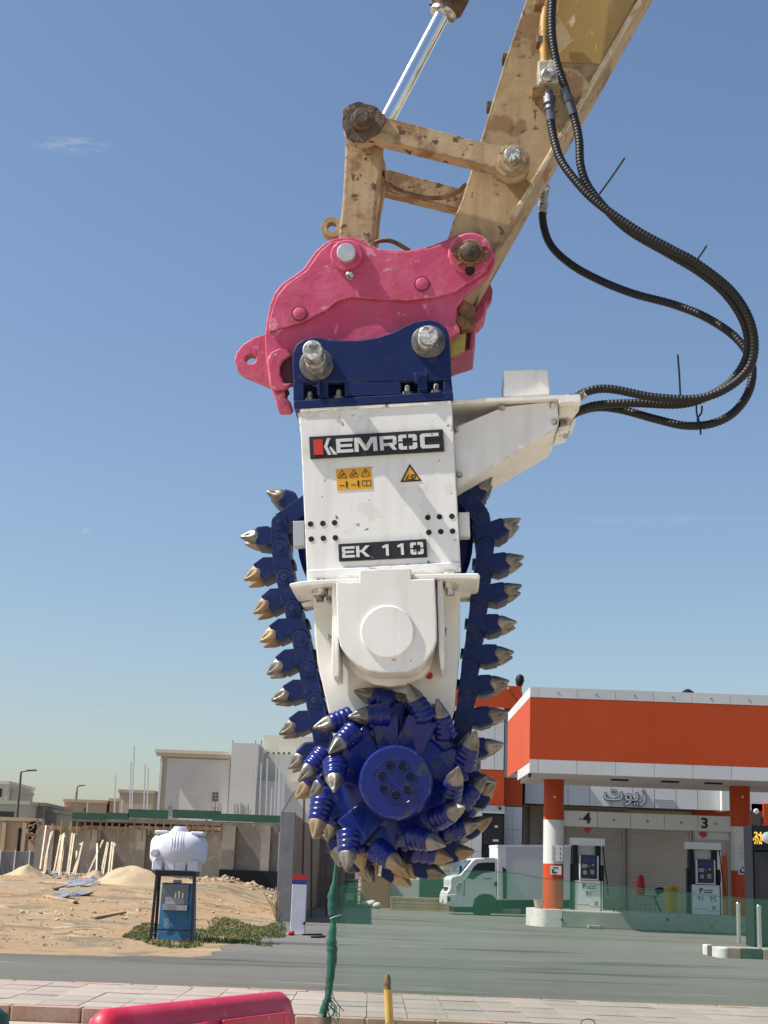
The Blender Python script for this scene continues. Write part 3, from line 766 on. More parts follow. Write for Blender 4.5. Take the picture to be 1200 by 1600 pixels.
for x, y in ((682, 181), (860, 94), (1058, 84), (1064, 148), (695, 355)):
    p = W(440 + x / 2.5, 600 + y / 2.5, HF)
    MB().lathe((p.x, HF - 0.0005, p.z), (0, -1, 0), [(0, 0.015), (0.004, 0.015), (0.0045, 0.011), (0.013, 0.011), (0.015, 0.008)], 10).build('cover_bolt', M['steel'], co, smooth=30)

# flange, gussets, gearbox cover, boss
Z8 = lambda pts: zq(pts, 440, 880, 3.5294)
FL = 5.88
for q, nm in (([(45, 110), (130, 96), (428, 80), (428, 106), (300, 112), (250, 118), (60, 136), (42, 124)], 'l'), ([(716, 62), (850, 56), (1085, 54), (1097, 72), (1080, 90), (850, 86), (716, 88)], 'r')):
    MB().prism(pxz(Z8(q), FL), FL, Y0 + 0.4).build('flange', M['white_smooth'], cut, bev=0.006, segs=3)
for (x, y) in ((212, 142), (930, 106)):
    p = W(440 + x / 3.5294, 880 + y / 3.5294, FL + 0.08)
    MB().lathe(p + Vector((0, 0, 0.02)), (0, 0, -1), [(-0.02, 0.026), (0.012, 0.026), (0.013, 0.034), (0.05, 0.034), (0.051, 0.018), (0.075, 0.018)], 6).build('flange_nut', M['steel'], cut)
cover = Z8([(300, 108), (428, 106), (428, 42), (716, 30), (716, 88), (845, 86), (854, 300), (856, 420), (835, 480), (795, 535), (745, 578), (690, 598), (560, 604), (480, 596), (420, 565), (365, 515), (325, 460), (310, 400), (303, 250)])
GF = 5.855
MB().prism(pxz(cover, GF), GF, GF + 0.2).build('gearbox_cover', M['white_smooth'], cut, bev=0.008, segs=3)
ring2 = Z8([(320, 300), (318, 420), (338, 510), (385, 590), (440, 640), (520, 672), (600, 682), (680, 674), (760, 640), (815, 585), (848, 500), (856, 300)])
MB().prism(pxz(ring2, GF + 0.2), GF + 0.2, GF + 0.34).build('gearbox_housing', M['white_smooth'], cut, bev=0.01, segs=3)
p = W(605.7, 987.6, GF)
MB().lathe((p.x, GF - 0.0005, p.z), (0, -1, 0), [(0, 0.108), (0.006, 0.108), (0.011, 0.102)], 48).build('gearbox_boss', M['white_smooth'], cut, smooth=35)
# gussets seen almost edge on
for q in ([(278, 108), (300, 112), (318, 560), (316, 625), (286, 632), (276, 600)], [(858, 92), (888, 92), (900, 350), (898, 580), (880, 588), (868, 500)]):
    MB().prism(pxz(Z8(q), FL + 0.02), FL + 0.02, Y0 + 0.14).build('gusset', M['white_smooth'], cut, bev=0.004)
for (x, y, dx) in ((272, 412, 1), (898, 376, 1), (262, 200, 1)):
    p = W(440 + x / 3.5294, 880 + y / 3.5294, FL + 0.1)
    MB().obox(p, (0.008, 0, 0), (0, 0.04, 0), (0, 0, 0.012)).build('gusset_clip', M['steel'], cut)
# chain bar
bar_ = Z8([(170, 112), (182, 400), (200, 560), (262, 830), (300, 980), (900, 980), (950, 820), (985, 440), (985, 90)])
MB().prism(pxz(bar_, Y0 + 0.15), Y0 + 0.15, Y0 + 0.46).build('chain_bar', M['white_smooth'], cut, bev=0.006)
p = W(671, 1056, Y0 + 0.15)
MB().lathe((p.x, Y0 + 0.1495, p.z), (0, -1, 0), [(0, 0.0145), (0.006, 0.0145), (0.008, 0.012)], 20).build('red_plug', M['red_dot'], cut, smooth=30)
for q in ([(110, 225), (180, 205), (180, 232), (120, 245)], [(972, 150), (1042, 146), (1042, 186), (972, 190)]):
    MB().prism(pxz(Z8(q), Y0 + 0.2), Y0 + 0.18, Y0 + 0.3).build('guide_tab', M['white_smooth'], cut, bev=0.003)

# sprocket behind the housing
CY0, CY1 = 6.2, 6.4
sp = W(602, 842, 6.3)
MB().lathe((sp.x, 6.26, sp.z), (0, 1, 0), [(0, 0.36), (0.02, 0.385), (0.06, 0.385), (0.08, 0.36)], 48).build('sprocket', M['blue'], cut, smooth=30)

# pick: lathed body with flutes and a hard tip
def pick_mb(base, d, L=0.078, r=0.03):
    def fl(j, n, i):
        return 1.0 + (0.0, 0.0, 0.04, 0.3, 0.34, 0.16, 0.0, 0.0)[min(i, 7)] * (2 * abs(math.cos(j * math.pi * 4 / n + 0.6)) - 1)
    return MB().lathe(base, d, [(-0.03, r * 0.7), (0.0, r), (L * 0.12, r * 1.0), (L * 0.34, r * 0.7), (L * 0.6, r * 0.46), (L * 0.82, r * 0.3), (L * 0.93, r * 0.22), (L, r * 0.06)], 24, flute=fl)

# ------------------------------------------------------------------ chain links with holders and picks
def chain_link(a, c, nrm, tip, mbronze, seed, w=0.0365):
    """a, c: hinge points in (x, z); nrm: outward side; tip: pixel of the pick's point"""
    rnd = random.Random(seed)
    a, c = Vector(a), Vector(c)
    t = (c - a).normalized()
    n = Vector((t.y, -t.x))
    if n.dot(Vector(nrm)) < 0: n = -n
    ang = math.degrees(math.atan2(t.y, t.x))
    ra = circ(a.x, a.y, w, 12, ang + 90, ang + 270)
    g = c - t * (w * 0.92)
    rc = circ(c.x, c.y, w + 0.003, 9, ang + 262, ang + 98)
    poly = ra + rc
    b = MB().prism(poly, CY0, CY1)
    # knuckle standing proud at the hinge and its pin head
    b.prism(circ(a.x, a.y, w * 0.9, 18), CY0 - 0.0022, CY0 - 0.0005)
    b.lathe((a.x - t.x * .0, CY0 - 0.0035, a.y), (0, -1, 0), [(0, 0.012), (0.003, 0.011)], 10)
    # guide lug on the inside
    q = (a + c) / 2 - n * (w + 0.006)
    b.obox((q.x, 6.3, q.y), (t.x * 0.016, 0, t.y * 0.016), (0, 0.05, 0), (n.x * 0.008, 0, n.y * 0.008))
    lk = b.build('chain_link', M['blue'], cut, bev=0.004)
    if tip is None: return lk
    T_ = W(tip[0], tip[1], CY0 + 0.025)
    T_ = Vector((T_.x, T_.z))
    # holder axis: leans from the outward normal towards the pick's point
    base = (a + c) / 2 + n * (w * 0.6)
    root = base
    ax = (T_ - (root + n * 0.035 - (T_ - root).normalized() * 0.0)).normalized()
    shoulder = T_ - ax * 0.064
    s2 = Vector((-ax.y, ax.x))
    if s2.dot(t) < 0: s2 = -s2
    # holder block: a wedge from the link to the shoulder
    hw = 0.038
    pts = [root - t * 0.04, root + t * 0.04, shoulder + s2 * hw, shoulder - s2 * hw]
    mid_up = (root + n * 0.055 + t * 0.052)
    mid_dn = (root + n * 0.05 - t * 0.05)
    # choose the hull ordering
    P6 = [root - t * 0.03, root + t * 0.034, shoulder + s2 * hw, shoulder - s2 * hw, shoulder - ax * 0.05 + s2 * hw * 1.15, shoulder - ax * 0.05 - s2 * hw * 1.15]
    hull = convex([(p_.x, p_.y) for p_ in P6])
    MB().prism(hull, CY0 + 0.006, CY1 - 0.006).build('tool_holder', M['blue'], lk, bev=0.012, segs=3)
    for k, yo in enumerate((0.035, 0.165)):
        dd = Vector((ax.x, (-0.12, 0.14)[k], ax.y)) + Vector((rnd.uniform(-.06, .06), 0, rnd.uniform(-.06, .06)))
        pm = M['pick_bronze'] if mbronze and rnd.random() < 0.75 else M['pick']
        pick_mb(Vector((shoulder.x, CY0 + yo, shoulder.y)), dd, 0.07, 0.0335).build('pick', pm, lk, smooth=38)
    return lk

def convex(pts):
    pts = sorted(set((round(x, 6), round(y, 6)) for x, y in pts))
    def half(ps):
        h = []
        for p_ in ps:
            while len(h) > 1 and (h[-1][0] - h[-2][0]) * (p_[1] - h[-2][1]) - (h[-1][1] - h[-2][1]) * (p_[0] - h[-2][0]) <= 0: h.pop()
            h.append(p_)
        return h
    lo_, up_ = half(pts), half(pts[::-1])
    return lo_[:-1] + up_[:-1]

def hxz(p): 
    q = W(p[0], p[1], CY0)
    return (q.x, q.z)
left_h = [(492, 776), (437, 816), (437, 855), (444, 902), (457, 950), (469, 997), (480, 1046), (491, 1094), (501, 1143), (510, 1190), (525, 1232)]
left_t = [(418, 768), (377, 838), (383, 906), (397, 957), (407, 1002), (418, 1052), (426, 1095), (438, 1147), (452, 1201), (466, 1243)]
for i in range(len(left_h) - 1):
    chain_link(hxz(left_h[i]), hxz(left_h[i + 1]), (-1, 0.0), left_t[i], 1 <= i <= 4, 100 + i)
right_h = [(708, 752), (752, 806), (759, 852), (754, 900), (748, 947), (742, 995), (735, 1042), (729, 1092), (722, 1142), (716, 1190), (704, 1238)]
right_t = [(768, 745), (812, 811), (817, 870), (814, 916), (805.5, 971), (801.5, 1019.5), (794, 1064), (791.6, 1113), (785, 1163), (775, 1222)]
for i in range(len(right_h) - 1):
    chain_link(hxz(right_h[i]), hxz(right_h[i + 1]), (1, 0.0), right_t[i], False, 200 + i)

# ------------------------------------------------------------------ cutting drums
DC = W(618, 1222, 5.84)
drum = MB().lathe((DC.x, 6.0, DC.z), (0, 1, 0), [(0, 0.16), (0.015, 0.22), (0.05, 0.245), (0.21, 0.245)], 40).build('cutting_drum', M['blue_gloss'], cut, smooth=30)
HUBF = 5.84
n = 44
MB().lathe((DC.x, 5.935, DC.z), (0, -1, 0), [(-0.08, 0.15), (0.05, 0.148), (0.088, 0.142), (0.096, 0.136), (0.096, 0.09), (0.0945, 0.088), (0.0945, 0.001)], n).build('hub', M['blue_gloss'], drum, smooth=28)
for x, y in ((567, 495), (630, 497), (668, 550), (653, 612), (596, 640), (540, 610), (527, 545)):
    p = W(430 + x / 3.158, 1040 + y / 3.158, HUBF)
    MB().prism([(p.x + 0.0205 * math.cos(k * math.pi / 9), p.z + 0.0205 * math.sin(k * math.pi / 9)) for k in range(18)], HUBF - 0.008, HUBF + 0.002,
               [[(p.x + 0.016 * math.cos(k * math.pi / 9), p.z + 0.016 * math.sin(k * math.pi / 9)) for k in range(18)]]).build('bolt_recess', M['blue'], drum)
    MB().lathe((p.x, HUBF + 0.0005, p.z), (0, -1, 0), [(0, 0.0158), (0.0005, 0.0158)], 16).build('recess_floor', M['hole'], drum)
    MB().prism([(p.x + 0.0115 * math.cos(k * math.pi / 8), p.z + 0.0115 * math.sin(k * math.pi / 8)) for k in range(16)], HUBF - 0.005, HUBF - 0.0008,
               [[(p.x + 0.006 * math.cos(k * math.pi / 3), p.z + 0.006 * math.sin(k * math.pi / 3)) for k in range(6)]]).build('hub_bolt', M['blue'], drum)

def drum_tool(par, B, T_, bronze=False, ribs=4, seed=0, cen=DC):
    """B: middle of the holder sleeve, T_: pick point (world); a sleeve with weld ribs, a foot to the drum and a pick"""
    d_ = (T_ - B).normalized()
    L = (T_ - B).length
    sl = max(L - 0.072, 0.01)                # sleeve front from B
    back = sl - 0.088
    prof = [(back - 0.012, 0.03), (back, 0.045)]
    k = 18
    for i in range(k + 1):
        t_ = back + (sl - back) * i / k
        prof.append((t_, 0.05 + 0.004 * abs(math.sin(i / k * math.pi * ribs)) - 0.013 * (i / k)))
    prof += [(sl + 0.004, 0.034)]
    MB().lathe(B, d_, prof, 22).build('tool_holder', M['blue_gloss'], par, smooth=32)
    # foot reaching in to the drum body
    ctr = Vector((cen.x, B.y + 0.06, cen.z))
    rad = B - ctr
    rad.y = 0
    ru = rad.normalized()
    tu = Vector((-ru.z, 0, ru.x))
    foot0 = ctr + ru * 0.11
    foot0.y = max(min(B.y + 0.03, 6.1), 6.0) if B.y < 6.25 else B.y
    a_ = B + d_ * (sl - 0.07) - ru * 0.012
    q0, q1 = foot0, a_
    rn = random.Random(seed * 7 + int(B.x * 1000))
    jv = lambda k: Vector((0, rn.uniform(-k, k), 0)) + tu * rn.uniform(-k, k) * 0.8
    MB().add([q0 - tu * .05 + Vector((0, -.015, 0)) + jv(.018), q0 + tu * .05 + Vector((0, -.015, 0)) + jv(.018), q0 + tu * .06 + Vector((0, .09, 0)), q0 - tu * .06 + Vector((0, .09, 0)),
              q1 - tu * .075 + Vector((0, -.02, 0)) + jv(.02), q1 + tu * .06 + Vector((0, -.03, 0)) + jv(.014), q1 + tu * .045 + Vector((0, .06, 0)), q1 - tu * .055 + Vector((0, .06, 0))],
             [(0, 3, 2, 1), (4, 5, 6, 7), (0, 1, 5, 4), (1, 2, 6, 5), (2, 3, 7, 6), (3, 0, 4, 7)]).build('holder_foot', M['blue_gloss'], par, bev=0.012, segs=3)
    pick_mb(B + d_ * sl, d_, 0.076, 0.035).build('pick', M['pick_bronze'] if bronze else M['pick'], par, smooth=38)

Z7 = lambda x, y: (430 + x / 3.158, 1040 + y / 3.158)
# (tip, holder middle, depth of the holder, depth of the tip) read from the photograph
tools = [((392, 125), (512, 165), 6.12, 6.10, 0), ((365, 252), (500, 245), 5.99, 5.95, 0), ((190, 308), (330, 272), 6.06, 6.02, 0), ((268, 432), (352, 362), 5.97, 5.90, 0),
         ((290, 622), (296, 505), 5.93, 5.84, 0), ((115, 570), (222, 462), 6.07, 6.02, 0), ((190, 852), (232, 690), 6.02, 5.97, 1), ((350, 1012), (365, 850), 5.98, 5.92, 0),
         ((636, 1005), (535, 930), 5.99, 5.93, 1), ((838, 888), (705, 850), 5.97, 5.9, 0), ((934, 700), (835, 738), 5.95, 5.87, 0), ((905, 502), (868, 615), 5.96, 5.88, 0),
         ((990, 325), (950, 432), 6.02, 5.97, 0), ((800, 168), (822, 282), 6.04, 6.0, 0), ((655, 92), (712, 205), 6.0, 5.98, 0), ((568, 138), (640, 190), 6.16, 6.14, 0),
         ((105, 655), (190, 560), 6.2, 6.2, 1)]
for i, (tp, hp, yb, yt, br) in enumerate(tools):
    drum_tool(drum, W(*Z7(*hp), yb), W(*Z7(*tp), yt), bool(br), 4, i)
# second ring of the front drum, further back
for k in range(12):
    an = R(20 + k * 30)
    an2 = an + R(19)
    B = Vector((DC.x + 0.27 * math.cos(an), 6.17 - (k % 2) * 0.03, DC.z + 0.27 * math.sin(an)))
    T_ = Vector((DC.x + 0.365 * math.cos(an2), 6.17 - (k % 2) * 0.03, DC.z + 0.365 * math.sin(an2)))
    if k in (2, 3, 4): continue
    drum_tool(drum, B, T_, k in (7, 8, 9), 3, k)
# far drum behind the chain
drum2 = MB().lathe((DC.x, 6.45, DC.z), (0, 1, 0), [(0, 0.235), (0.2, 0.235), (0.25, 0.2), (0.28, 0.14)], 40).build('cutting_drum', M['blue_gloss'], cut, smooth=30)
for k in range(14):
    an = R(k * 360 / 14 + 6)
    an2 = an + R(18)
    yb = 6.5 + (k % 3) * 0.07
    B = Vector((DC.x + 0.27 * math.cos(an), yb, DC.z + 0.27 * math.sin(an)))
    T_ = Vector((DC.x + 0.37 * math.cos(an2), yb, DC.z + 0.37 * math.sin(an2)))
    drum_tool(drum2, B, T_, 6 < k < 12, 3, k)
# the chain wraps round the bar's nose between the drums
MB().lathe((DC.x, 6.21, DC.z), (0, 1, 0), [(0, 0.26), (0.18, 0.26)], 40).build('nose_wheel', M['blue'], cut, smooth=30)
for k in range(8):
    an = R(188 + k * 22)
    an2 = an + R(15)
    a_ = (DC.x + 0.28 * math.cos(an), DC.z + 0.28 * math.sin(an))
    c_ = (DC.x + 0.28 * math.cos(an + R(22)), DC.z + 0.28 * math.sin(an + R(22)))
    tpw = Vector((DC.x + 0.4 * math.cos(an + R(24)), CY0 + 0.025, DC.z + 0.4 * math.sin(an + R(24))))
    # pixel of the tip for the link builder
    dl = Matrix.Rotation(YAW, 3, 'Z') @ (tpw - PIVOT) + PIVOT - EYE
    tx = 600 + FPX * dl.dot(_r) / dl.dot(_f)
    ty = 800 - FPX * dl.dot(_u) / dl.dot(_f)
    chain_link(a_, c_, (math.cos(an), math.sin(an)), (tx, ty), k > 2, 300 + k)

# turn the finished machine about the vertical
for o in [o for o in C.objects if o.parent is None and o.get('category') in ('excavator arm', 'hose', 'quick coupler', 'chain cutter')]:
    o.location = Matrix.Rotation(YAW, 3, 'Z') @ (Vector(o.location) - PIVOT) + PIVOT
    o.rotation_euler.z = YAW
FRAME[0] = False
# =================================================================== the setting
from mathutils import noise as mnoise
M['sand'] = mat('sand', (0.27, 0.2, 0.118), 0.95, col2=(0.315, 0.2, 0.1), scale=0.2, lo=0.38, hi=0.6, bump=0.8, bscale=4, bdist=0.08, speck=(0.175, 0.135, 0.082), speck_scale=1.1, speck_at=0.53, chips=(0.37, 0.29, 0.19), chip_scale=2.0, chip_at=0.6, stretch=(0.55, 0.55, 1))
M['heap'] = mat('heap_sand', (0.42, 0.335, 0.21), 0.95, col2=(0.36, 0.275, 0.165), scale=1.2, bump=0.5, bscale=12, bdist=0.03)
M['asphalt'] = mat('asphalt', (0.09, 0.085, 0.071), 0.85, col2=(0.125, 0.118, 0.098), scale=0.3, lo=0.4, hi=0.6, bump=0.3, bscale=40, bdist=0.01, speck=(0.066, 0.062, 0.055), speck_scale=0.8, speck_at=0.585, chips=(0.2, 0.18, 0.145), chip_scale=1.1, chip_at=0.63, stretch=(0.16, 1, 1))
M['forecourt'] = mat('forecourt_asphalt', (0.11, 0.105, 0.09), 0.8, col2=(0.15, 0.14, 0.12), scale=0.2, lo=0.4, hi=0.6, bump=0.2, bscale=30, bdist=0.01, speck=(0.07, 0.066, 0.057), speck_scale=0.45, speck_at=0.58, chips=(0.2, 0.18, 0.145), chip_scale=0.7, chip_at=0.63, stretch=(0.25, 1, 1))
M['paver'] = mat('paver', (0.325, 0.27, 0.225), 0.85, col2=(0.365, 0.31, 0.265), scale=3, bump=0.25, bscale=50, vary=0.08, speck=(0.27, 0.222, 0.185), speck_scale=5, speck_at=0.6)
M['joint'] = mat('joint_sand', (0.2, 0.165, 0.13), 0.95)
M['kerb'] = mat('kerb_pink', (0.36, 0.21, 0.155), 0.85, col2=(0.41, 0.27, 0.21), scale=4, bump=0.3, bscale=40, vary=0.08)
M['kerb_white'] = mat('kerb_white', (0.62, 0.6, 0.55), 0.8, col2=(0.5, 0.47, 0.42), scale=3)
M['kerb_black'] = mat('kerb_black', (0.03, 0.033, 0.035), 0.7, col2=(0.07, 0.07, 0.065), scale=4)
M['concrete'] = mat('raw_concrete', (0.26, 0.235, 0.2), 0.9, col2=(0.2, 0.18, 0.15), scale=0.9, bump=0.4, bscale=14, speck=(0.32, 0.29, 0.25), speck_scale=3, speck_at=0.6)
M['concrete_lt'] = mat('pale_concrete', (0.4, 0.37, 0.32), 0.9, col2=(0.33, 0.3, 0.26), scale=1.2, bump=0.3, bscale=14)
M['timber'] = mat('timber', (0.44, 0.33, 0.2), 0.8, col2=(0.34, 0.23, 0.13), scale=2, vary=0.18, stretch=(1, 1, 0.2))
M['timber_pale'] = mat('pale_timber', (0.55, 0.46, 0.32), 0.8, col2=(0.45, 0.36, 0.24), scale=2, vary=0.15)
M['formwork'] = mat('green_formwork', (0.02, 0.115, 0.06), 0.55, col2=(0.035, 0.09, 0.06), scale=0.8, chips=(0.2, 0.24, 0.2), chip_scale=2.5, chip_at=0.68)
M['villa'] = mat('cream_render', (0.62, 0.58, 0.48), 0.9, col2=(0.57, 0.53, 0.44), scale=0.3)
M['villa_white'] = mat('white_render', (0.62, 0.61, 0.57), 0.9, col2=(0.57, 0.555, 0.52), scale=0.3)
M['tan'] = mat('tan_render', (0.5, 0.39, 0.26), 0.9, col2=(0.45, 0.35, 0.24), scale=0.3)
M['greyhouse'] = mat('grey_render', (0.2, 0.19, 0.19), 0.9, col2=(0.26, 0.24, 0.22), scale=0.4)
M['greenish'] = mat('pale_green_render', (0.4, 0.42, 0.35), 0.9)
M['darkglass'] = mat('dark_window', (0.02, 0.022, 0.025), 0.15)
M['metal_grey'] = mat('grey_metal', (0.3, 0.3, 0.3), 0.5, metal=0.4)
M['pole_white'] = mat('white_pole', (0.62, 0.62, 0.6), 0.6)
M['lamp_pole'] = mat('brown_pole', (0.12, 0.095, 0.08), 0.6)
M['corr'] = mat('corrugated_sheet', (0.3, 0.31, 0.33), 0.5, metal=0.4, vary=0.15)
M['orange'] = mat('orange_cladding', (0.52, 0.07, 0.016), 0.5, spec=0.25, col2=(0.49, 0.065, 0.015), scale=0.3)
M['panel'] = mat('white_cladding', (0.63, 0.62, 0.6), 0.4, vary=0.03, col2=(0.59, 0.58, 0.56), scale=0.4)
M['panel_cream'] = mat('cream_cladding', (0.64, 0.58, 0.5), 0.5, vary=0.03)
M['soffit'] = mat('soffit_white', (0.6, 0.57, 0.52), 0.6)
M['shutter'] = mat('beige_shutter', (0.46, 0.385, 0.29), 0.55, col2=(0.42, 0.35, 0.26), scale=0.6)
M['beigewall'] = mat('beige_wall', (0.4, 0.335, 0.25), 0.8, col2=(0.36, 0.3, 0.22), scale=0.6)
M['seam'] = mat('panel_seam', (0.1, 0.1, 0.1), 0.8)
M['dark'] = mat('dark_metal', (0.012, 0.013, 0.018), 0.5, spec=0.3)
M['screen'] = mat('dark_screen', (0.012, 0.014, 0.04), 0.2)
M['pumpwhite'] = mat('pump_white', (0.7, 0.7, 0.7), 0.4, col2=(0.64, 0.64, 0.63), scale=2)
M['carwhite'] = mat('truck_white', (0.72, 0.72, 0.7), 0.3, coat=0.4, col2=(0.66, 0.65, 0.62), scale=1.5)
M['tyre'] = mat('tyre', (0.02, 0.02, 0.02), 0.8)
M['red'] = mat('red_plastic', (0.52, 0.018, 0.05), 0.45, col2=(0.58, 0.04, 0.085), scale=2.2, bump=0.15, bscale=30, speck=(0.6, 0.14, 0.17), speck_scale=16, speck_at=0.66)
M['redplain'] = mat('red_plain', (0.5, 0.02, 0.02), 0.5)
M['bluepaint'] = mat('sign_blue', (0.03, 0.04, 0.2), 0.5)
M['cooler'] = mat('cooler_blue', (0.035, 0.15, 0.3), 0.5, col2=(0.05, 0.19, 0.34), scale=3, bump=0.2, bscale=20)
M['tank'] = mat('tank_white', (0.66, 0.68, 0.76), 0.45, col2=(0.6, 0.61, 0.67), scale=2.5, speck=(0.5, 0.5, 0.54), speck_scale=5, speck_at=0.63)
M['yellow'] = mat('yellow_plastic', (0.55, 0.36, 0.02), 0.5)
M['yellowpipe'] = mat('yellow_pipe', (0.6, 0.4, 0.08), 0.35, col2=(0.5, 0.32, 0.08), scale=6)
M['brass'] = mat('rusty_end', (0.2, 0.15, 0.07), 0.6, metal=0.3, col2=(0.12, 0.08, 0.04), scale=20)
M['netcloth'] = mat('bundled_net', (0.012, 0.085, 0.06), 0.85, col2=(0.02, 0.13, 0.09), scale=9, bump=0.9, bscale=60, bdist=0.02, stretch=(1, 1, 0.25))
M['greenplastic'] = mat('green_plastic', (0.01, 0.1, 0.04), 0.5)
M['grass'] = mat('grass_blade', (0.09, 0.12, 0.03), 0.7, col2=(0.17, 0.165, 0.06), scale=1.5)
M['stone'] = mat('rubble_stone', (0.36, 0.28, 0.19), 0.95, col2=(0.33, 0.21, 0.12), scale=1.5)
M['atm_yellow'] = mat('atm_yellow', (0.8, 0.45, 0.03), 0.5)
_b = M['atm_yellow'].node_tree.nodes['Principled BSDF']
_b.inputs['Emission Color'].default_value = (1, 0.55, 0.05, 1)
_b.inputs['Emission Strength'].default_value = 0.6
M['stainless'] = mat('stainless', (0.6, 0.6, 0.58), 0.25, metal=0.9)
M['potpink'] = mat('pot_pinkish', (0.45, 0.32, 0.26), 0.8)
M['glass'] = mat('truck_glass', (0.03, 0.04, 0.045), 0.08)

def struct(o):
    o['kind'] = 'structure'
    return o

def smooth01(t):
    t = max(0.0, min(1.0, t))
    return t * t * (3 - 2 * t)

def gz(x, y):
    z = smooth01((y - 28) / 62.0) * 1.0 * smooth01((-3.2 - x) / 5.0)
    if 25 < y < 120 and -60 < x < -2.6:
        k = smooth01((y - 26) / 4.0) * smooth01((-2.6 - x) / 1.0)
        z += k * (0.13 * mnoise.noise((x * 0.35, y * 0.25, 0)) + 0.075 * mnoise.noise((x * 1.1, y * 0.8, 3)))
    return z - 0.012

# one ground sheet out to the horizon
xs = [-3000, -1200, -500, -250, -120, -80] + [-60 + 0.6 * i for i in range(97)] + [-1.5, 0, 4, 12, 25, 60, 150, 400, 1200, 3000]
ys = [-60, -10, 5, 14, 18, 24] + [26 + 0.7 * i for i in range(100)] + [100, 110, 130, 170, 240, 400, 800, 1600, 4000]
vs_ = [(x, y, gz(x, y)) for y in ys for x in xs]
nx = len(xs)
fs_ = [(j * nx + i, j * nx + i + 1, (j + 1) * nx + i + 1, (j + 1) * nx + i) for j in range(len(ys) - 1) for i in range(nx - 1)]
struct(MB().add(vs_, fs_).build('ground', M['sand'], smooth=60))

# road in front of the station, sand drifted over its far edge on the left
b = MB()
near = [(-120, 19.3), (120, 19.3)]
edge = []
x = 120.0
while x > -2.6:
    edge.append((x, 27.4)); x -= 8
x = -2.6
while x > -40:
    edge.append((x, 27.3 + 0.5 * mnoise.noise((x * 0.5, 1.7, 0)) + 0.15 * mnoise.noise((x * 2.1, 4.2, 0)) + (0.55 if x > -4.5 else 0))); x -= 0.4
edge.append((-120, 27.4))
b.add([(x_, y_, -0.0) for x_, y_ in near + edge], [tuple(range(len(near) + len(edge)))])
struct(b.build('road', M['asphalt']))
fe = [(-2.6 - 0.35 * (1 + mnoise.noise((0.3, yk * 0.7, 2))), yk, 0.004) for yk in [27.4 + 0.5 * i for i in range(45)][::-1]]
struct(MB().add([(120, 27.4, 0.004), (120, 120, 0.004), (-2.6, 120, 0.004)] + fe, [tuple(range(3 + len(fe)))]).build('forecourt', M['forecourt']))
M['bounce_pale'] = mat('pale_bounce_ground', (0.43, 0.37, 0.28), 0.95, col2=(0.38, 0.32, 0.235), scale=0.5, bump=0.6, bscale=6, bdist=0.04)
struct(MB().add([(-120, -40, 0), (120, -40, 0), (120, 15.9, 0), (-120, 15.9, 0)], [(0, 1, 2, 3)]).build('bounce_ground', M['bounce_pale']))  # near ground mostly out of view, made pale to bounce light onto the machine

# pavement with laid slabs and kerb stones
pv = struct(MB().box((-120, 16.07, -0.01), (120, 19.14, 0.128)).build('pavement', M['joint']))
slab = MB().box((0.004, 0.004, 0), (0.426, 0.592, 0.024)).mesh('paving_slab')
slab.materials.append(M['paver'])
for j in range(5):
    for i in range(34):
        o = bpy.data.objects.new('paving_slab', slab)
        C.objects.link(o)
        o.parent = pv
        o.location = (-7.3 + i * 0.43, 16.1 + j * 0.603, 0.126 + random.uniform(-0.003, 0.003))
        o.rotation_euler = (random.uniform(-.004, .004), random.uniform(-.006, .006), random.uniform(-.004, .004))
kb = struct(MB().box((-120, 15.95, -0.01), (120, 16.05, 0.1)).build('kerb', M['joint']))
ks = MB().prism([(0.004, 0), (0.726, 0), (0.726, 0.155), (0.004, 0.155)], 0, 0.15).mesh('kerb_stone')
ks.materials.append(M['kerb'])
kk = MB().box((0.004, 0, 0), (0.726, 0.15, 0.15)).mesh('kerb_stone')
kk.materials.append(M['kerb_white'])
for i in range(20):
    for y_, me in ((15.92, ks), (19.145, ks)):
        o = bpy.data.objects.new('kerb_stone', me)
        C.objects.link(o)
        o.parent = kb
        o.location = (-7.3 + i * 0.73, y_, -0.004 + random.uniform(-.003, .003))
        md = o.modifiers.new('bevel', 'BEVEL'); md.width = 0.018; md.segments = 2

# ------------------------------------------------------------------ text
def text(body, px, py, Y, h, m, parent, name='lettering', off=0.0, sx=1.0, ext=0.004):
    cu = bpy.data.curves.new(name, 'FONT')
    cu.body = body
    cu.size = 1.0
    cu.align_x = 'CENTER'
    cu.align_y = 'CENTER'
    cu.offset = off
    cu.extrude = ext / h
    cu.resolution_u = 3
    t = bpy.data.objects.new(name, cu)
    C.objects.link(t)
    dg = bpy.context.evaluated_depsgraph_get()
    me = bpy.data.meshes.new_from_object(t.evaluated_get(dg))
    bpy.data.objects.remove(t)
    p = W(px, py, Y)
    org = origin_of(parent)
    for v in me.vertices:
        v.co = Vector((v.co.x * h * sx, -v.co.z * h, v.co.y * h)) + p - org
    me.flip_normals() if False else None
    me.materials.clear()
    me.materials.append(m)
    o = bpy.data.objects.new(name, me)
    C.objects.link(o)
    o.parent = parent
    return o

def pbox(parent, name, m, x0, y0, x1, y1, Y, depth, bev=0):
    a, b_, c_, d_ = rect(x0, y0, x1, y1, Y)
    return MB().box((a, Y, c_), (b_, Y + depth, d_)).build(name, m, parent, bev=bev)

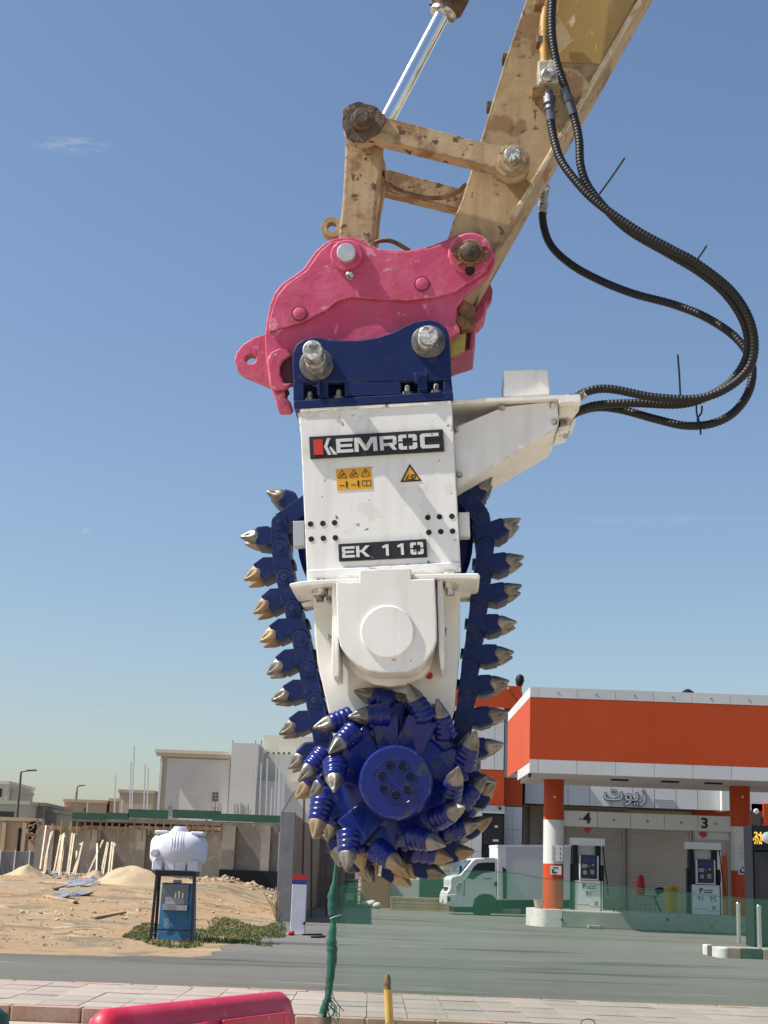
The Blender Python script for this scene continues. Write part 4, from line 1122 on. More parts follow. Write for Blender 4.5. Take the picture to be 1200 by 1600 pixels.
# ------------------------------------------------------------------ petrol station canopy
CF, CBK = 50.5, 58.0
xl = W(828, 1130, CF).x
z_top, z_o1 = W(828, 1073, CF).z, W(828, 1089, CF).z
z_o0, z_w0 = W(826, 1186, CF).z, W(826, 1207, CF).z
can = thing('station_canopy', (12, 51, 0), 'orange and white petrol station canopy on round orange and white columns', 'canopy')
XR = 26.0
MB().box((xl + 0.03, CF + 0.03, z_o0 + .02), (XR, CBK - 0.03, z_top - 0.05)).build('canopy_core', M['seam'], can)
MB().box((xl + 0.4, CF + 0.4, z_w0 + 0.06), (XR, CBK - 0.4, z_o0 - 0.0)).build('soffit', M['soffit'], can)
pw = 61.6 * 0.971 * CF / FPX
k = 0
x = xl
while x < XR - 0.1:
    w = (14 * 0.971 * CF / FPX) if k == 0 else pw
    MB().box((x + 0.006, CF, z_o1), (x + w - 0.006, CF + 0.04, z_top)).build('top_panel', M['panel'], can)
    MB().box((x + 0.006, CF + 0.002, z_w0), (x + w - 0.006, CF + 0.042, z_o0)).build('lower_panel', M['panel'], can)
    MB().box((x + 0.001, CF + 0.004, z_o0 + 0.005), (x + w - 0.001, CF + 0.03, z_o1 - 0.005)).build('orange_panel', M['orange'], can)
    if k:
        MB().lathe((x + w / 2, CF, (z_top + z_o1) / 2), (0, -1, 0), [(0, 0.035), (0.012, 0.035)], 8).build('fascia_lamp', M['metal_grey'], can)
    x += w
    k += 1
yy_ = CF + 0.045
while yy_ < CBK - 0.2:
    MB().box((xl - 0.0, yy_ + 0.005, z_o1), (xl + 0.035, yy_ + 2.09, z_top)).build('top_panel', M['panel'], can)
    MB().box((xl + 0.004, yy_ + 0.001, z_o0 - 0.1), (xl + 0.03, yy_ + 2.1, z_o1 - 0.005)).build('orange_panel', M['orange'], can)
    if yy_ < CF + 3: MB().box((xl + 0.006, yy_ + 0.005, z_w0), (xl + 0.03, yy_ + 2.09, z_o0 - 0.11)).build('lower_panel', M['panel'], can)
    yy_ += 2.1
MB().box((xl + 0.05, CF + 0.05, z_w0 + 0.02), (XR, CF + 3.2, z_w0 + 0.058)).build('soffit_edge', M['soffit'], can)
for px in (965, 1043, 1110):
    p = W(px, 1222, 53.0)
    MB().box((p.x - 0.3, 52.4, z_w0 - 0.03), (p.x + 0.3, 52.7, z_w0 + 0.015)).build('soffit_lamp', M['dark'], can)
p = W(828, 1215, 51)
MB().lathe((p.x, 51.1, z_w0 + 0.01), (0, 0, -1), [(0, 0.05), (0.1, 0.05), (0.14, 0.02)], 10).build('camera_dome', M['dark'], can)
p = W(1075, 1080, 52.5)
MB().lathe((p.x, 52.5, z_top - 0.05), (0, 0.2, 1), [(0, 0.05), (0.1, 0.2), (0.3, 0.24), (0.42, 0.1)], 12).build('roof_vent', M['dark'], can, smooth=40)
COLY = 54.7
for px in (864.5, 1158):
    p = W(px, 1350, COLY)
    zs = [0.45, W(864, 1350, COLY).z, W(864, 1281, COLY).z, z_w0 + 0.07]
    cobj = MB().cyl((p.x, COLY, 0.4), (p.x, COLY, z_w0 + 0.06), 0.355, n=36).build('column', M['seam'], can, smooth=40)
    for i, mm in enumerate(('orange', 'panel', 'orange')):
        MB().cyl((p.x, COLY, zs[i] + 0.004), (p.x, COLY, zs[i + 1] - 0.004), 0.37, n=40).build('column_sleeve', M[mm], cobj, smooth=40)
    for dy, nm in ((-4.2, 'a'), (-1, 'b')):
        pass
    q = W(px + 2, 1245, COLY - 0.372)
    MB().lathe(q, (0, -1, 0), [(0, 0.045), (0.03, 0.045)], 10).build('column_lamp', M['panel'], cobj)
    q = W(px + 6, 1333, COLY - 0.38)
    nt_ = MB().box((q.x - 0.2, COLY - 0.392, q.z - 0.28), (q.x + 0.2, COLY - 0.375, q.z + 0.28)).build('notice', M['panel'], cobj)
    for r_ in range(3):
        for c_ in (-1, 1):
            MB().box((q.x + c_ * 0.11 - 0.035, COLY - 0.396, q.z + 0.16 - r_ * 0.17 - 0.045), (q.x + c_ * 0.11 + 0.035, COLY - 0.393, q.z + 0.16 - r_ * 0.17 + 0.045)).build('pictogram', M['redplain' if c_ < 0 else 'ink'], nt_) if False else None
            text('!' if c_ < 0 else 'i', px + 6 + c_ * 5, 1326 + r_ * 7.5, COLY - 0.396, 0.16, M['redplain' if c_ < 0 else 'ink'], cobj, 'pictogram', 0.02)
    q = W(px + 4, 1360, COLY - 0.38)
    MB().box((q.x - 0.2, COLY - 0.395, q.z - 0.15), (q.x + 0.2, COLY - 0.378, q.z + 0.16)).build('notice', M['panel'], cobj)
    MB().box((q.x - 0.14, COLY - 0.402, q.z - 0.1), (q.x - 0.08, COLY - 0.396, q.z + 0.04)).build('notice_bar', M['ink'], cobj)
    MB().box((q.x - 0.08, COLY - 0.402, q.z - 0.1), (q.x + 0.03, COLY - 0.396, q.z - 0.05)).build('notice_bar', M['ink'], cobj)
    MB().box((q.x - 0.1, COLY - 0.402, q.z + 0.07), (q.x + 0.08, COLY - 0.396, q.z + 0.11)).build('notice_bar', M['ink'], cobj)
# beam with pump numbers between the columns
BY = 54.65
bx0, bx1 = W(880.5, 1275, BY).x, W(1143, 1285, BY).x
zb0, zb1 = W(950, 1293, BY).z, W(950, 1269, BY).z
MB().box((bx0, BY + 0.03, zb0 + 0.02), (bx1, BY + 0.4, zb1 - 0.02)).build('beam_core', M['seam'], can)
for k in range(5):
    a_, c_ = bx0 + (bx1 - bx0) * k / 5, bx0 + (bx1 - bx0) * (k + 1) / 5
    MB().box((a_ + 0.008, BY, zb0), (c_ - 0.008, BY + 0.045, zb1)).build('beam_panel', M['panel'], can)
    fx = (0.5, 0.5, 0.5, 0.5, 0.52)[k]
    MB().lathe((a_ + (c_ - a_) * fx, BY - 0.0, (zb0 + zb1) / 2), (0, -1, 0), [(0, 0.055), (0.015, 0.055)], 8).build('beam_lamp', M['metal_grey'], can)
text('4', 917, 1279, BY - 0.012, 0.52, M['ink'], can, 'number', 0.03, 1.1, 0.01)
text('3', 1101, 1287, BY - 0.012, 0.52, M['ink'], can, 'number', 0.03, 1.1, 0.01)
def emblem(px, py):
    o = MB()
    p = W(px, py, BY + 0.1)
    o.prism([(p.x - .14, p.z + .02), (p.x - .12, p.z - .04), (p.x - .02, p.z - .09), (p.x + .02, p.z - .13), (p.x + .06, p.z - .07), (p.x + .13, p.z - .03), (p.x + .14, p.z + .04), (p.x + .1, p.z + .09), (p.x - .1, p.z + .09)], BY + 0.1, BY + 0.16)
    o.build('red_emblem', M['red_dot'], can)
emblem(918, 1297)
emblem(1099, 1304)
pbox(can, 'hanging_box', M['panel'], 1089, 1299, 1139, 1312, BY + 0.17, 0.3)

# ------------------------------------------------------------------ pump island
IZ = W(870, 1421.5, 53.3).z
isl = thing('fuel_island', (12, 51, 0), 'raised concrete fuel island with white rounded end carrying the pumps', 'island')
ix0 = W(829, 1435, 53.2).x
poly_ = []
MB().box((ix0 + 1.1, 53.2, -0.01), (25, 56.0, IZ)).build('island_body', mat('island_concrete', (0.4, 0.37, 0.32), 0.85, col2=(0.32, 0.29, 0.25), scale=0.8, bump=0.2, bscale=10, speck=(0.25, 0.23, 0.2), speck_scale=2.2, speck_at=0.62), isl, bev=0.05, segs=3)
b = MB()
ring_ = []
for zz in (-0.01, IZ + 0.004):
    l = [(ix0 + 1.098, 53.195, zz), (ix0 + 1.098, 56.005, zz)] + [(ix0 + 0.55 + 0.55 * math.cos(R(a)) , 54.6 + 1.405 * math.sin(R(a)), zz) for a in range(90, 271, 12)]
    ring_.append([Vector(q) for q in l])
b.ring(ring_)
b.build('island_end', M['kerb_white'], isl, smooth=40)
for px in (878, 1043):
    p = W(px, 1437, 53.2)
    MB().lathe((p.x, 53.201, p.z), (0, -1, 0), [(0, 0.05), (0.02, 0.045)], 10).build('pipe_cap', M['dark'], isl)
p = W(928, 1448, 53.2)
MB().box((p.x - 0.25, 52.8, 0.0), (p.x + 0.2, 53.199, 0.12)).build('ramp_block', M['concrete'], isl, bev=0.03)
# clay pot on the island's end
p = W(842, 1415, 54.2)
tag(MB().lathe((p.x, 54.2, IZ + 0.004), (0, 0, 1), [(0, 0.13), (0.02, 0.14), (0.27, 0.19), (0.3, 0.2), (0.3, 0.17), (0.2, 0.15)], 18).build('clay_pot', M['potpink'], smooth=35), 'small pinkish clay pot on the white end of the fuel island', 'pot')

# ------------------------------------------------------------------ pumps
PY = 54.4
def make_pump():
    p0 = W(920.5, 1422, PY)
    r = thing('fuel_pump', (p0.x, PY, IZ), 'white fuel pump under the number 4, nearest the orange column', 'fuel pump', 'pumps on the island')
    def pb(name, m, x0, y0, x1, y1, yo, dep, bev=0.0, par=None):
        a, b_, c_, d_ = rect(x0, y0, x1, y1, PY)
        if name == 'cabinet': c_ = IZ + 0.002
        return MB().box((a, PY + yo, c_), (b_, PY + yo + dep, d_)).build(name, m, par or r, bev=bev)
    pb('cabinet', M['pumpwhite'], 899, 1376, 942, 1423, 0.0, 0.55, 0.012)
    pb('upright', M['dark'], 896, 1320, 903.5, 1376, 0.1, 0.35)
    pb('upright', M['dark'], 932, 1320, 939.5, 1376, 0.1, 0.35)
    pb('side_column', M['dark'], 893, 1350, 897, 1421, 0.15, 0.3)
    pb('side_column', M['dark'], 940, 1352, 944.5, 1421, 0.15, 0.3)
    pb('header', M['pumpwhite'], 892, 1309.5, 945, 1321, -0.05, 0.6, 0.02)
    pb('backboard', M['panel'], 903.6, 1322, 931.9, 1376, 0.3, 0.1)
    pb('screen_frame', M['pumpwhite'], 905, 1337, 935, 1375, -0.06, 0.3, 0.01)
    s = pb('screen_panel', M['screen'], 907, 1336, 932.5, 1373, -0.075, 0.014)
    for q in ((908.5, 1350, 917, 1356), (924, 1350, 928, 1353), (911, 1360, 916.5, 1366), (922, 1359, 928, 1366), (919, 1352, 921, 1354), (910, 1341, 930, 1347)):
        pb('display', M['metal_grey' if q[1] > 1342 else 'bluepaint'], *q, -0.082, 0.006, par=s)
    pb('line', M['metal_grey'], 900, 1413, 921, 1414, -0.004, 0.003)
    pb('line', M['metal_grey'], 923, 1416.5, 940, 1417.5, -0.004, 0.003)
    pb('code_block', M['metal_grey'], 929, 1408.5, 934.5, 1415, -0.004, 0.003)
    text('P', 912.5, 1385, PY - 0.006, 0.24, M['ink'], r, 'logo', 0.03, 1, 0.003)
    pb('logo_line', M['ink'], 917, 1384, 931, 1385.2, -0.005, 0.003)
    pb('logo_line', M['ink'], 917, 1387, 930, 1388.6, -0.005, 0.003)
    def hs_(pts, yo):
        return MB().tube(spline([W(x, y, PY + yo) for x, y in pts], 6), 0.022, 6).build('pump_hose', M['rubber'], r, smooth=60)
    hs_([(893, 1322), (892.5, 1340), (892, 1360), (891.5, 1385), (892, 1412)], -0.02)
    hs_([(942, 1322), (944, 1340), (946, 1360), (949, 1380), (950, 1400)], -0.02)
    pb('nozzle', M['dark'], 938, 1356, 943.5, 1372, -0.08, 0.16, 0.03)
    hs_([(939, 1376), (939.3, 1405), (939.5, 1435), (943, 1446), (950, 1451), (956, 1447), (958.5, 1432), (958.5, 1420)], -0.95)
    return r
pump = make_pump()
pump2 = copy_tree(pump)
shift = W(1104, 1422, PY).x - W(920.5, 1422, PY).x
pump2.location.x += shift
pump2['label'] = 'white fuel pump under the number 3, beside the right column'
text('91', 920, 1397, PY - 0.006, 0.26, M['ink'], pump, 'grade', 0.0, 1, 0.003)
text('91', 1095, 1404, PY - 0.006, 0.26, M['ink'], pump2, 'grade', 0.0, 1, 0.003)
text('95', 1114, 1405, PY - 0.006, 0.26, M['ink'], pump2, 'grade', 0.0, 1, 0.003)

# ------------------------------------------------------------------ things behind the pumps
p = W(1050, 1422, 58)
bin_ = thing('yellow_bin', (p.x, 58, 0), 'yellow plastic bin standing between the two fuel pumps', 'bin')
zt = W(1050, 1384, 58).z
MB().lathe((p.x, 58, 0), (0, 0, 1), [(0, 0.2), (0.02, 0.22), (zt - 0.15, 0.25), (zt - 0.14, 0.27)], 20).build('bin_body', M['yellow'], bin_, smooth=35)
MB().lathe((p.x, 58, zt - 0.14), (0, 0, 1), [(0, 0.28), (0.08, 0.28), (0.14, 0.2)], 20).build('bin_lid', M['yellow'], bin_, smooth=35)
p = W(1001, 1395, 58.5)
st_ = thing('covered_trolley', (p.x, 58.5, 0), 'small hand trolley with a red cover left of the yellow bin', 'trolley')
zt = W(1001, 1367, 58.5).z
MB().lathe((p.x - .02, 58.5, zt - 0.75), (0.04, 0, 1), [(0, 0.12), (0.1, 0.2), (0.35, 0.18), (0.6, 0.15), (0.72, 0.1), (0.76, 0.04)], 16, flute=lambda j, n, i: 1 + 0.07 * math.sin(j * 2.1 + i)).build('red_cover', M['redplain'], st_, smooth=50)
for k in range(5):
    MB().bar((p.x - 0.3 + k * 0.2, 58.5, 0.02), (p.x - 0.1 + k * 0.17, 58.5, zt - 0.75), 0.03).build('frame_bar', M['metal_grey'], st_)
MB().bar((p.x - 0.2, 58.5, zt - 0.74), (p.x + 0.75, 58.5, zt - 0.8), 0.05).build('frame_bar', M['metal_grey'], st_)
MB().bar((p.x + 0.5, 58.5, zt - 0.75), (p.x + 1.0, 58.5, 0.03), 0.14, 0.05).build('trolley_bed', M['dark'], st_)
MB().lathe((p.x + 0.55, 58.5, zt - 0.62), (1, 0, 0.3), [(0, 0.05), (0.05, 0.14), (0.3, 0.12), (0.36, 0.05)], 12).build('black_bag', M['dark'], st_, smooth=40)

# ------------------------------------------------------------------ station shop building
SY = 73.0
shop = thing('station_shop', (W(1000, 1430, SY).x, SY, 0), 'beige shuttered station shop with white sign fascia and orange bands behind the canopy', 'building')
ax0, ax1 = W(817, 1350, SY).x, 31.0
wall_top = W(1000, 1222, SY).z
MB().box((ax0, SY + 0.3, 0), (ax1, SY + 9, wall_top)).build('wall', M['beigewall'], shop)
# sign fascia
FY = 71.6
fz0, fz1 = W(980, 1261, FY).z, W(980, 1219, FY).z
fx0, fx1 = W(820, 1240, FY).x, W(1124, 1250, FY).x
MB().box((fx0, FY + 0.04, fz0 + 0.02), (fx1, SY + 0.29, fz1 - 0.02)).build('fascia_core', M['seam'], shop)
for k in range(9):
    a_, c_ = fx0 + (fx1 - fx0) * k / 9, fx0 + (fx1 - fx0) * (k + 1) / 9
    MB().box((a_ + 0.012, FY, fz0), (c_ - 0.012, FY + 0.045, fz0 + (fz1 - fz0) * 0.84)).build('fascia_panel', M['panel'], shop)
    MB().box((a_ + 0.012, FY, fz0 + (fz1 - fz0) * 0.855), (c_ - 0.012, FY + 0.045, fz1)).build('fascia_panel', M['panel'], shop)
MB().box((fx1 + 0.01, FY - 0.5, fz0 - 0.02), (fx1 + 0.45, SY, fz1)).build('fascia_end', M['panel'], shop)
MB().box((fx1 + 0.47, FY + 1.0, fz0 + 0.1), (ax1, SY, fz1)).build('fascia_return', M['panel'], shop)
# Arabic channel letters: dark rim with a pale face
p_ = (977, 1239)
text('\ufe95\ufeee\ufef3\ufeaf', p_[0], p_[1] + 2, FY - 0.05, 0.98, mat('letter_rim', (0.14, 0.14, 0.16), 0.5), shop, 'sign_letters', 0.035, 1.0, 0.04)
text('\ufe95\ufeee\ufef3\ufeaf', p_[0], p_[1] + 2, FY - 0.092, 0.98, M['panel'], shop, 'letter_faces', -0.012, 1.0, 0.004)
pbox(shop, 'sign_rail', M['metal_grey'], 1021, 1249.5, 1053, 1251, FY - 0.06, 0.05)
pbox(shop, 'orange_beam', M['orange'], 1085, 1263, 1141, 1276, SY + 0.1, 0.18)
# roller shutters of fine slats
def shutter(x0, x1, y0):
    a, b_, c_, d_ = rect(x0, y0, x1, 1420, SY + 0.2)
    fr = MB().box((a - 0.1, SY + 0.18, 0), (a, SY + 0.31, d_ + 0.1)).box((b_, SY + 0.18, 0), (b_ + 0.1, SY + 0.31, d_ + 0.1)).box((a, SY + 0.18, d_), (b_, SY + 0.31, d_ + 0.1)).build('shutter_frame', M['beigewall'], shop)
    m_ = MB()
    z = 0.0
    ringv = []
    while z < d_:
        ringv += [(SY + 0.25, z), (SY + 0.225, z + 0.05), (SY + 0.25, z + 0.1)]
        z += 0.115
    n_ = len(ringv)
    m_.add([(a, y, zz) for y, zz in ringv] + [(b_, y, zz) for y, zz in ringv], [(i, n_ + i, n_ + i + 1, i + 1) for i in range(n_ - 1)])
    tag(m_.build('shutter_slats', M['shutter'], fr), kind='stuff')
shutter(830, 845, 1262)
shutter(884, 973, 1270)
shutter(984, 1078, 1270)
shutter(1086, 1136, 1276)
MB().box((W(1120, 1350, SY).x, SY - 0.1, 0), (W(1127, 1350, SY).x, SY + 0.15, 3.2)).build('pilaster', M['panel_cream'], shop)
MB().box((W(1127.5, 1350, SY).x, SY - 0.05, 0), (W(1134, 1350, SY).x, SY + 0.15, 3.0)).build('pilaster', M['orange'], shop)
pbox(shop, 'brown_panel', mat('brown_panel', (0.1, 0.07, 0.055), 0.5), 1176, 1256, 1194, 1420, SY - 0.4, 0.2)
pbox(shop, 'orange_pier', M['orange'], 1195, 1256, 1215, 1420, SY - 0.6, 0.3)
p = W(1181, 1268, SY - 0.45)
MB().lathe(p, (0, -1, 0), [(0, 0.12), (0.1, 0.14), (0.16, 0.1)], 12).build('wall_lamp', M['panel'], shop, smooth=40)
# left block: clad tower with orange bands and a black door
TY = 70.0
tw = thing('clad_tower', (W(750, 1430, TY).x, TY, 0), 'white clad station tower with orange bands and tall black door behind the truck', 'building')
tx0, tx1, tx2 = W(704, 1300, TY).x, W(787.5, 1250, TY).x, W(817.5, 1250, TY).x
def tz(y, px=775): return W(px, y, TY).z
ttop = tz(1075)
MB().box((tx0, TY + 0.05, 0), (tx1 - 0.02, TY + 6, ttop - 0.03)).build('core', M['seam'], tw)
MB().box((tx1 - 0.02, TY + 0.75, 0), (tx2 - 0.03, TY + 6, ttop - 0.05)).build('core', M['seam'], tw)
rows = [(1430, 1372), (1372, 1332), (1332, 1290), (1290, 1258)]
cols = [704, 737, 752.5, 787.5]
for r_ in rows:
    for c0_, c1_ in zip(cols, cols[1:]):
        if c0_ == 752.5 and r_[0] > 1290: 
            continue
        a, b_ = W(c0_, 1330, TY).x, W(c1_, 1330, TY).x
        z0, z1 = max(tz(r_[0]), 0.0), tz(r_[1])
        if c0_ == 752.5:
            z0 = tz(1271) ; z1 = tz(1258)
        MB().box((a + 0.008, TY, z0 + 0.008), (b_ - 0.008, TY + 0.045, z1 - 0.008)).build('cladding_panel', M['panel'], tw)
for c0_, c1_ in zip([704, 737], [737, 787.5]):
    a, b_ = W(c0_, 1230, TY).x, W(c1_, 1230, TY).x
    MB().box((a + 0.002, TY - 0.04, tz(1257.5)), (b_ - 0.002, TY + 0.045, tz(1204))).build('orange_panel', M['orange'], tw)
for r_ in ((1203, 1160), (1160, 1113)):
    for c0_, c1_ in zip([704, 737, 773], [737, 773, 787.5]):
        a, b_ = W(c0_, 1160, TY).x, W(c1_, 1160, TY).x
        MB().box((a + 0.008, TY, tz(r_[0]) + 0.008), (b_ - 0.008, TY + 0.045, tz(r_[1]) - 0.008)).build('cladding_panel', M['panel'], tw)
a, b_ = W(704, 1100, TY).x, W(787.5, 1100, TY).x
MB().box((a, TY - 0.06, tz(1113)), (b_, TY + 0.045, tz(1106))).build('cornice', M['panel_cream'], tw)
a, b_ = W(704, 1090, TY).x, W(815, 1090, TY).x
MB().box((a, TY - 0.03, tz(1106)), (b_, TY + 4, tz(1071))).build('orange_crown', M['orange'], tw)
# recessed right strip
TY2 = TY + 0.7
a, b_ = W(788.5, 1160, TY2).x, W(817.5, 1160, TY2).x
for y0_, y1_, mm in ((1213, 1180, 'panel'), (1180, 1107, 'panel'), (1257.5, 1214, 'orange'), (1294, 1258.5, 'panel'), (1335, 1294, 'panel'), (1380, 1335, 'panel'), (1430, 1380, 'panel')):
    for u0, u1 in (((0, .5), (.5, 1)) if mm == 'panel' else ((0, 1),)):
        MB().box((a + (b_ - a) * u0 + 0.006, TY2, max(0, tz(y0_)) + 0.006), (a + (b_ - a) * u1 - 0.006, TY2 + 0.045, tz(y1_) - 0.006)).build('cladding_panel' if mm == 'panel' else 'orange_panel', M[mm], tw)
dr = pbox(tw, 'door', M['dark'], 753, 1272, 787, 1428, TY + 0.02, 0.06)
pbox(tw, 'door_pane', M['darkglass'], 755, 1275, 785, 1320, TY + 0.012, 0.006)
pbox(tw, 'door_sign', M['panel'], 770, 1311.5, 779, 1315, TY + 0.004, 0.006)
pbox(tw, 'door_lamp', M['panel'], 773, 1290, 778, 1293, TY + 0.004, 0.006)
wf = pbox(tw, 'window_frame', M['panel'], 733, 1203.5, 747.5, 1222, TY - 0.07, 0.028)
pbox(tw, 'window_pane', M['greyhouse'], 733, 1204.5, 746, 1221, TY - 0.078, 0.006)
pbox(tw, 'black_sign', M['dark'], 700, 1332, 710, 1348, TY - 0.05, 0.04)
p = W(778, 1258, TY - 0.2)
MB().lathe(p, (0.3, -1, -0.6), [(0, 0.05), (0.25, 0.05), (0.26, 0.07), (0.34, 0.07)], 10).build('security_camera', M['dark'], tw)
p = W(811, 1072, TY + 0.4)
MB().lathe(p + Vector((0, 0, -0.05)), (0.1, 0, 1), [(0, 0.05), (0.1, 0.16), (0.35, 0.22), (0.55, 0.16), (0.62, 0.04)], 14).build('roof_floodlight', M['dark'], tw, smooth=40)
p = W(794, 1074, TY - 0.03)
MB().lathe(p + Vector((0, 0, -0.05)), (0, -1, 0), [(0, 0.05), (0.08, 0.05)], 10).build('facade_lamp', M['panel'], tw)

# ------------------------------------------------------------------ box truck
KY = 65.5
trk = thing('box_truck', (W(760, 1430, KY).x, KY, 0), 'small white box truck parked facing left behind the fuel island', 'truck')
Zt = lambda pts: zq(pts, 660, 1160, 5.0)
def trz(pts): 
    # wheels on the ground: the outline is read at the near side
    return pxz(Zt(pts), KY)
cab = [(186, 1262), (186, 1175), (205, 1150), (214, 1120), (212, 1075), (222, 1052), (262, 1040), (290, 1036), (385, 925), (405, 908), (440, 903), (585, 900), (585, 1240), (575, 1215), (545, 1192), (490, 1184), (440, 1195), (408, 1225), (395, 1285), (250, 1285)]
cb = MB().prism(trz(cab), KY, KY + 1.7).build('cab', M['carwhite'], trk, bev=0.05, segs=3)
MB().prism(trz([(345, 1060), (402, 968), (430, 945), (470, 938), (568, 938), (568, 1012), (480, 1020), (430, 1045), (400, 1072)]), KY - 0.006, KY + 0.02).build('door_window', M['glass'], cb, bev=0.004)
MB().prism(trz([(322, 1075), (332, 1070), (400, 965), (392, 962)]), KY - 0.008, KY + 0.02).build('window_pillar', M['carwhite'], cb)
ws0, ws1 = W(*Zt([(283, 1032)])[0], KY), W(*Zt([(388, 918)])[0], KY)
dv = (ws1 - ws0)
nrm_ = Vector((-dv.z, 0, dv.x)).normalized()
MB().obox((ws0 + ws1) / 2 + nrm_ * 0.012 + Vector((0, 0.85, 0)), dv * 0.46, (0, 0.76, 0), nrm_ * 0.012).build('windscreen', M['glass'], cb)
MB().prism(trz([(258, 1165), (256, 1120), (275, 1095), (302, 1090), (304, 1130), (292, 1160)]), KY - 0.02, KY + 0.05).build('headlight', mat('headlight', (0.35, 0.36, 0.36), 0.15), cb, bev=0.015)
MB().prism(trz([(180, 1262), (182, 1190), (262, 1182), (262, 1270)]), KY - 0.015, KY + 1.715).build('bumper', M['carwhite'], cb, bev=0.03, segs=3)
MB().prism(trz([(192, 1240), (194, 1205), (212, 1205), (212, 1242)]), KY - 0.022, KY - 0.014).build('fog_lamp', M['dark'], cb)
MB().prism(trz([(560, 1125), (562, 1092), (588, 1088), (590, 1120)]), KY - 0.02, KY + 0.0).build('fuel_flap', M['dark'], cb, bev=0.006)
MB().prism(trz([(330, 1062), (322, 1090), (318, 1200), (326, 1200), (328, 1092), (338, 1066)]), KY - 0.004, KY + 0.002).build('door_seam', M['seam'], cb)
MB().prism(trz([(480, 1062), (540, 1058), (540, 1066), (480, 1070)]), KY - 0.02, KY).build('door_handle', M['seam'], cb)
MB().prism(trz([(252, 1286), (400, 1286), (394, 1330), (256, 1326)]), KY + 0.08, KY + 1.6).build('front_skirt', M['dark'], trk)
bx_ = MB().prism(trz([(588, 806), (1420, 806), (1420, 1232), (588, 1232)]), KY - 0.06, KY + 1.8).build('cargo_box', mat('cargo_panel', (0.6, 0.59, 0.58), 0.45, col2=(0.55, 0.54, 0.53), scale=0.8), trk, bev=0.02)
MB().prism(trz([(586, 800), (1422, 800), (1422, 818), (586, 818)]), KY - 0.075, KY + 1.815).build('box_rail', M['carwhite'], bx_)
MB().prism(trz([(590, 818), (655, 818), (655, 1228), (590, 1228)]), KY - 0.072, KY - 0.0605).build('corner_panel', M['carwhite'], bx_)
MB().prism(trz([(626, 975), (650, 990), (658, 1050), (656, 1222), (628, 1222)]), KY - 0.13, KY - 0.073).build('mud_flap', M['dark'], trk)
MB().prism(trz([(600, 1233), (1400, 1233), (1400, 1300), (600, 1300)]), KY + 0.25, KY + 1.5).build('chassis', M['dark'], trk)
for zx in (490, 1240):
    for yo in (0.02, 1.5):
        wcx = W(*Zt([(zx, 1285)])[0], KY)
        rad = 0.47
        cz = rad + 0.0
        wh = MB().lathe((wcx.x, KY + yo, cz), (0, 1, 0), [(0, 0.3), (0.0, rad * 0.9), (0.03, rad), (0.19, rad), (0.22, rad * 0.9), (0.22, 0.3)], 32).build('wheel', M['tyre'], trk, smooth=35)
        MB().lathe((wcx.x, KY + yo + 0.01, cz), (0, -1, 0), [(-0.08, 0.29), (0.0, 0.29), (0.005, 0.25), (-0.03, 0.22), (-0.04, 0.1), (0.0, 0.08), (0.01, 0.02)], 24).build('rim', mat('rim_grey', (0.25, 0.26, 0.26), 0.5, metal=0.3), wh, smooth=35)
trk.rotation_euler.z = R(7)
p0, p1 = W(*Zt([(470, 890)])[0], KY), W(*Zt([(524, 842)])[0], KY)
MB().bar(p0, p1, 0.05, 0.02).build('roof_bar', M['dark'], cb)
q = W(*Zt([(292, 1020)])[0], KY)
MB().box((q.x - 0.06, KY - 0.28, q.z - 0.02), (q.x + 0.02, KY - 0.08, q.z + 0.3)).build('door_mirror', M['dark'], cb, bev=0.02)
q = W(*Zt([(208, 1120)])[0], KY)
MB().box((q.x - 0.12, KY + 0.35, q.z - 0.14), (q.x + 0.02, KY + 1.35, q.z - 0.06)).build('grille', M['dark'], cb)
q = W(*Zt([(186, 1230)])[0], KY)
MB().box((q.x - 0.09, KY + 0.6, q.z - 0.06), (q.x - 0.02, KY + 1.1, q.z + 0.06)).build('number_plate', M['panel'], cb)
# ------------------------------------------------------------------ middle background left of the truck
p = W(586, 1418, 66)
tag(MB().box((W(565, 1395, 73).x, 73, -0.005), (W(608, 1395, 73).x, 75.5, W(586, 1368, 73).z)).build('orange_block', mat('terracotta', (0.42, 0.16, 0.075), 0.85, col2=(0.36, 0.14, 0.07), scale=0.8), bev=0.02), 'terracotta orange block wall below the cutting drum, behind the white sacks', 'wall')
r = thing('timber_stack', (W(657, 1422, 69.5).x, 69.5, 0), 'stack of long timber boards on the ground left of the truck', 'timber stack')
x0_, x1_ = W(611, 1410, 69.5).x, W(708, 1410, 69.5).x
for i in range(4):
    for j in range(3):
        dz = 0.15
        MB().box((x0_ + random.uniform(-.05, .05), 69.5 + j * 0.32, 0.0 + i * dz), (x1_ + random.uniform(-.05, .05), 69.5 + j * 0.32 + 0.3, i * dz + dz - 0.015)).build('board', M['timber'], r)
tag(MB().box((W(608.5, 1380, 74).x, 74, 0), (W(655, 1380, 74).x, 74.3, W(630, 1374, 74).z)).build('low_white_wall', M['villa_white']), 'low pale wall behind the timber stack, beside the orange block', 'wall')
tag(MB().box((W(655.5, 1380, 73.5).x, 73.5, 0), (W(700, 1380, 73.5).x, 73.9, W(680, 1372, 73.5).z)).build('green_hoarding', M['formwork']), 'dark green hoarding panel directly left of the truck cab', 'hoarding')
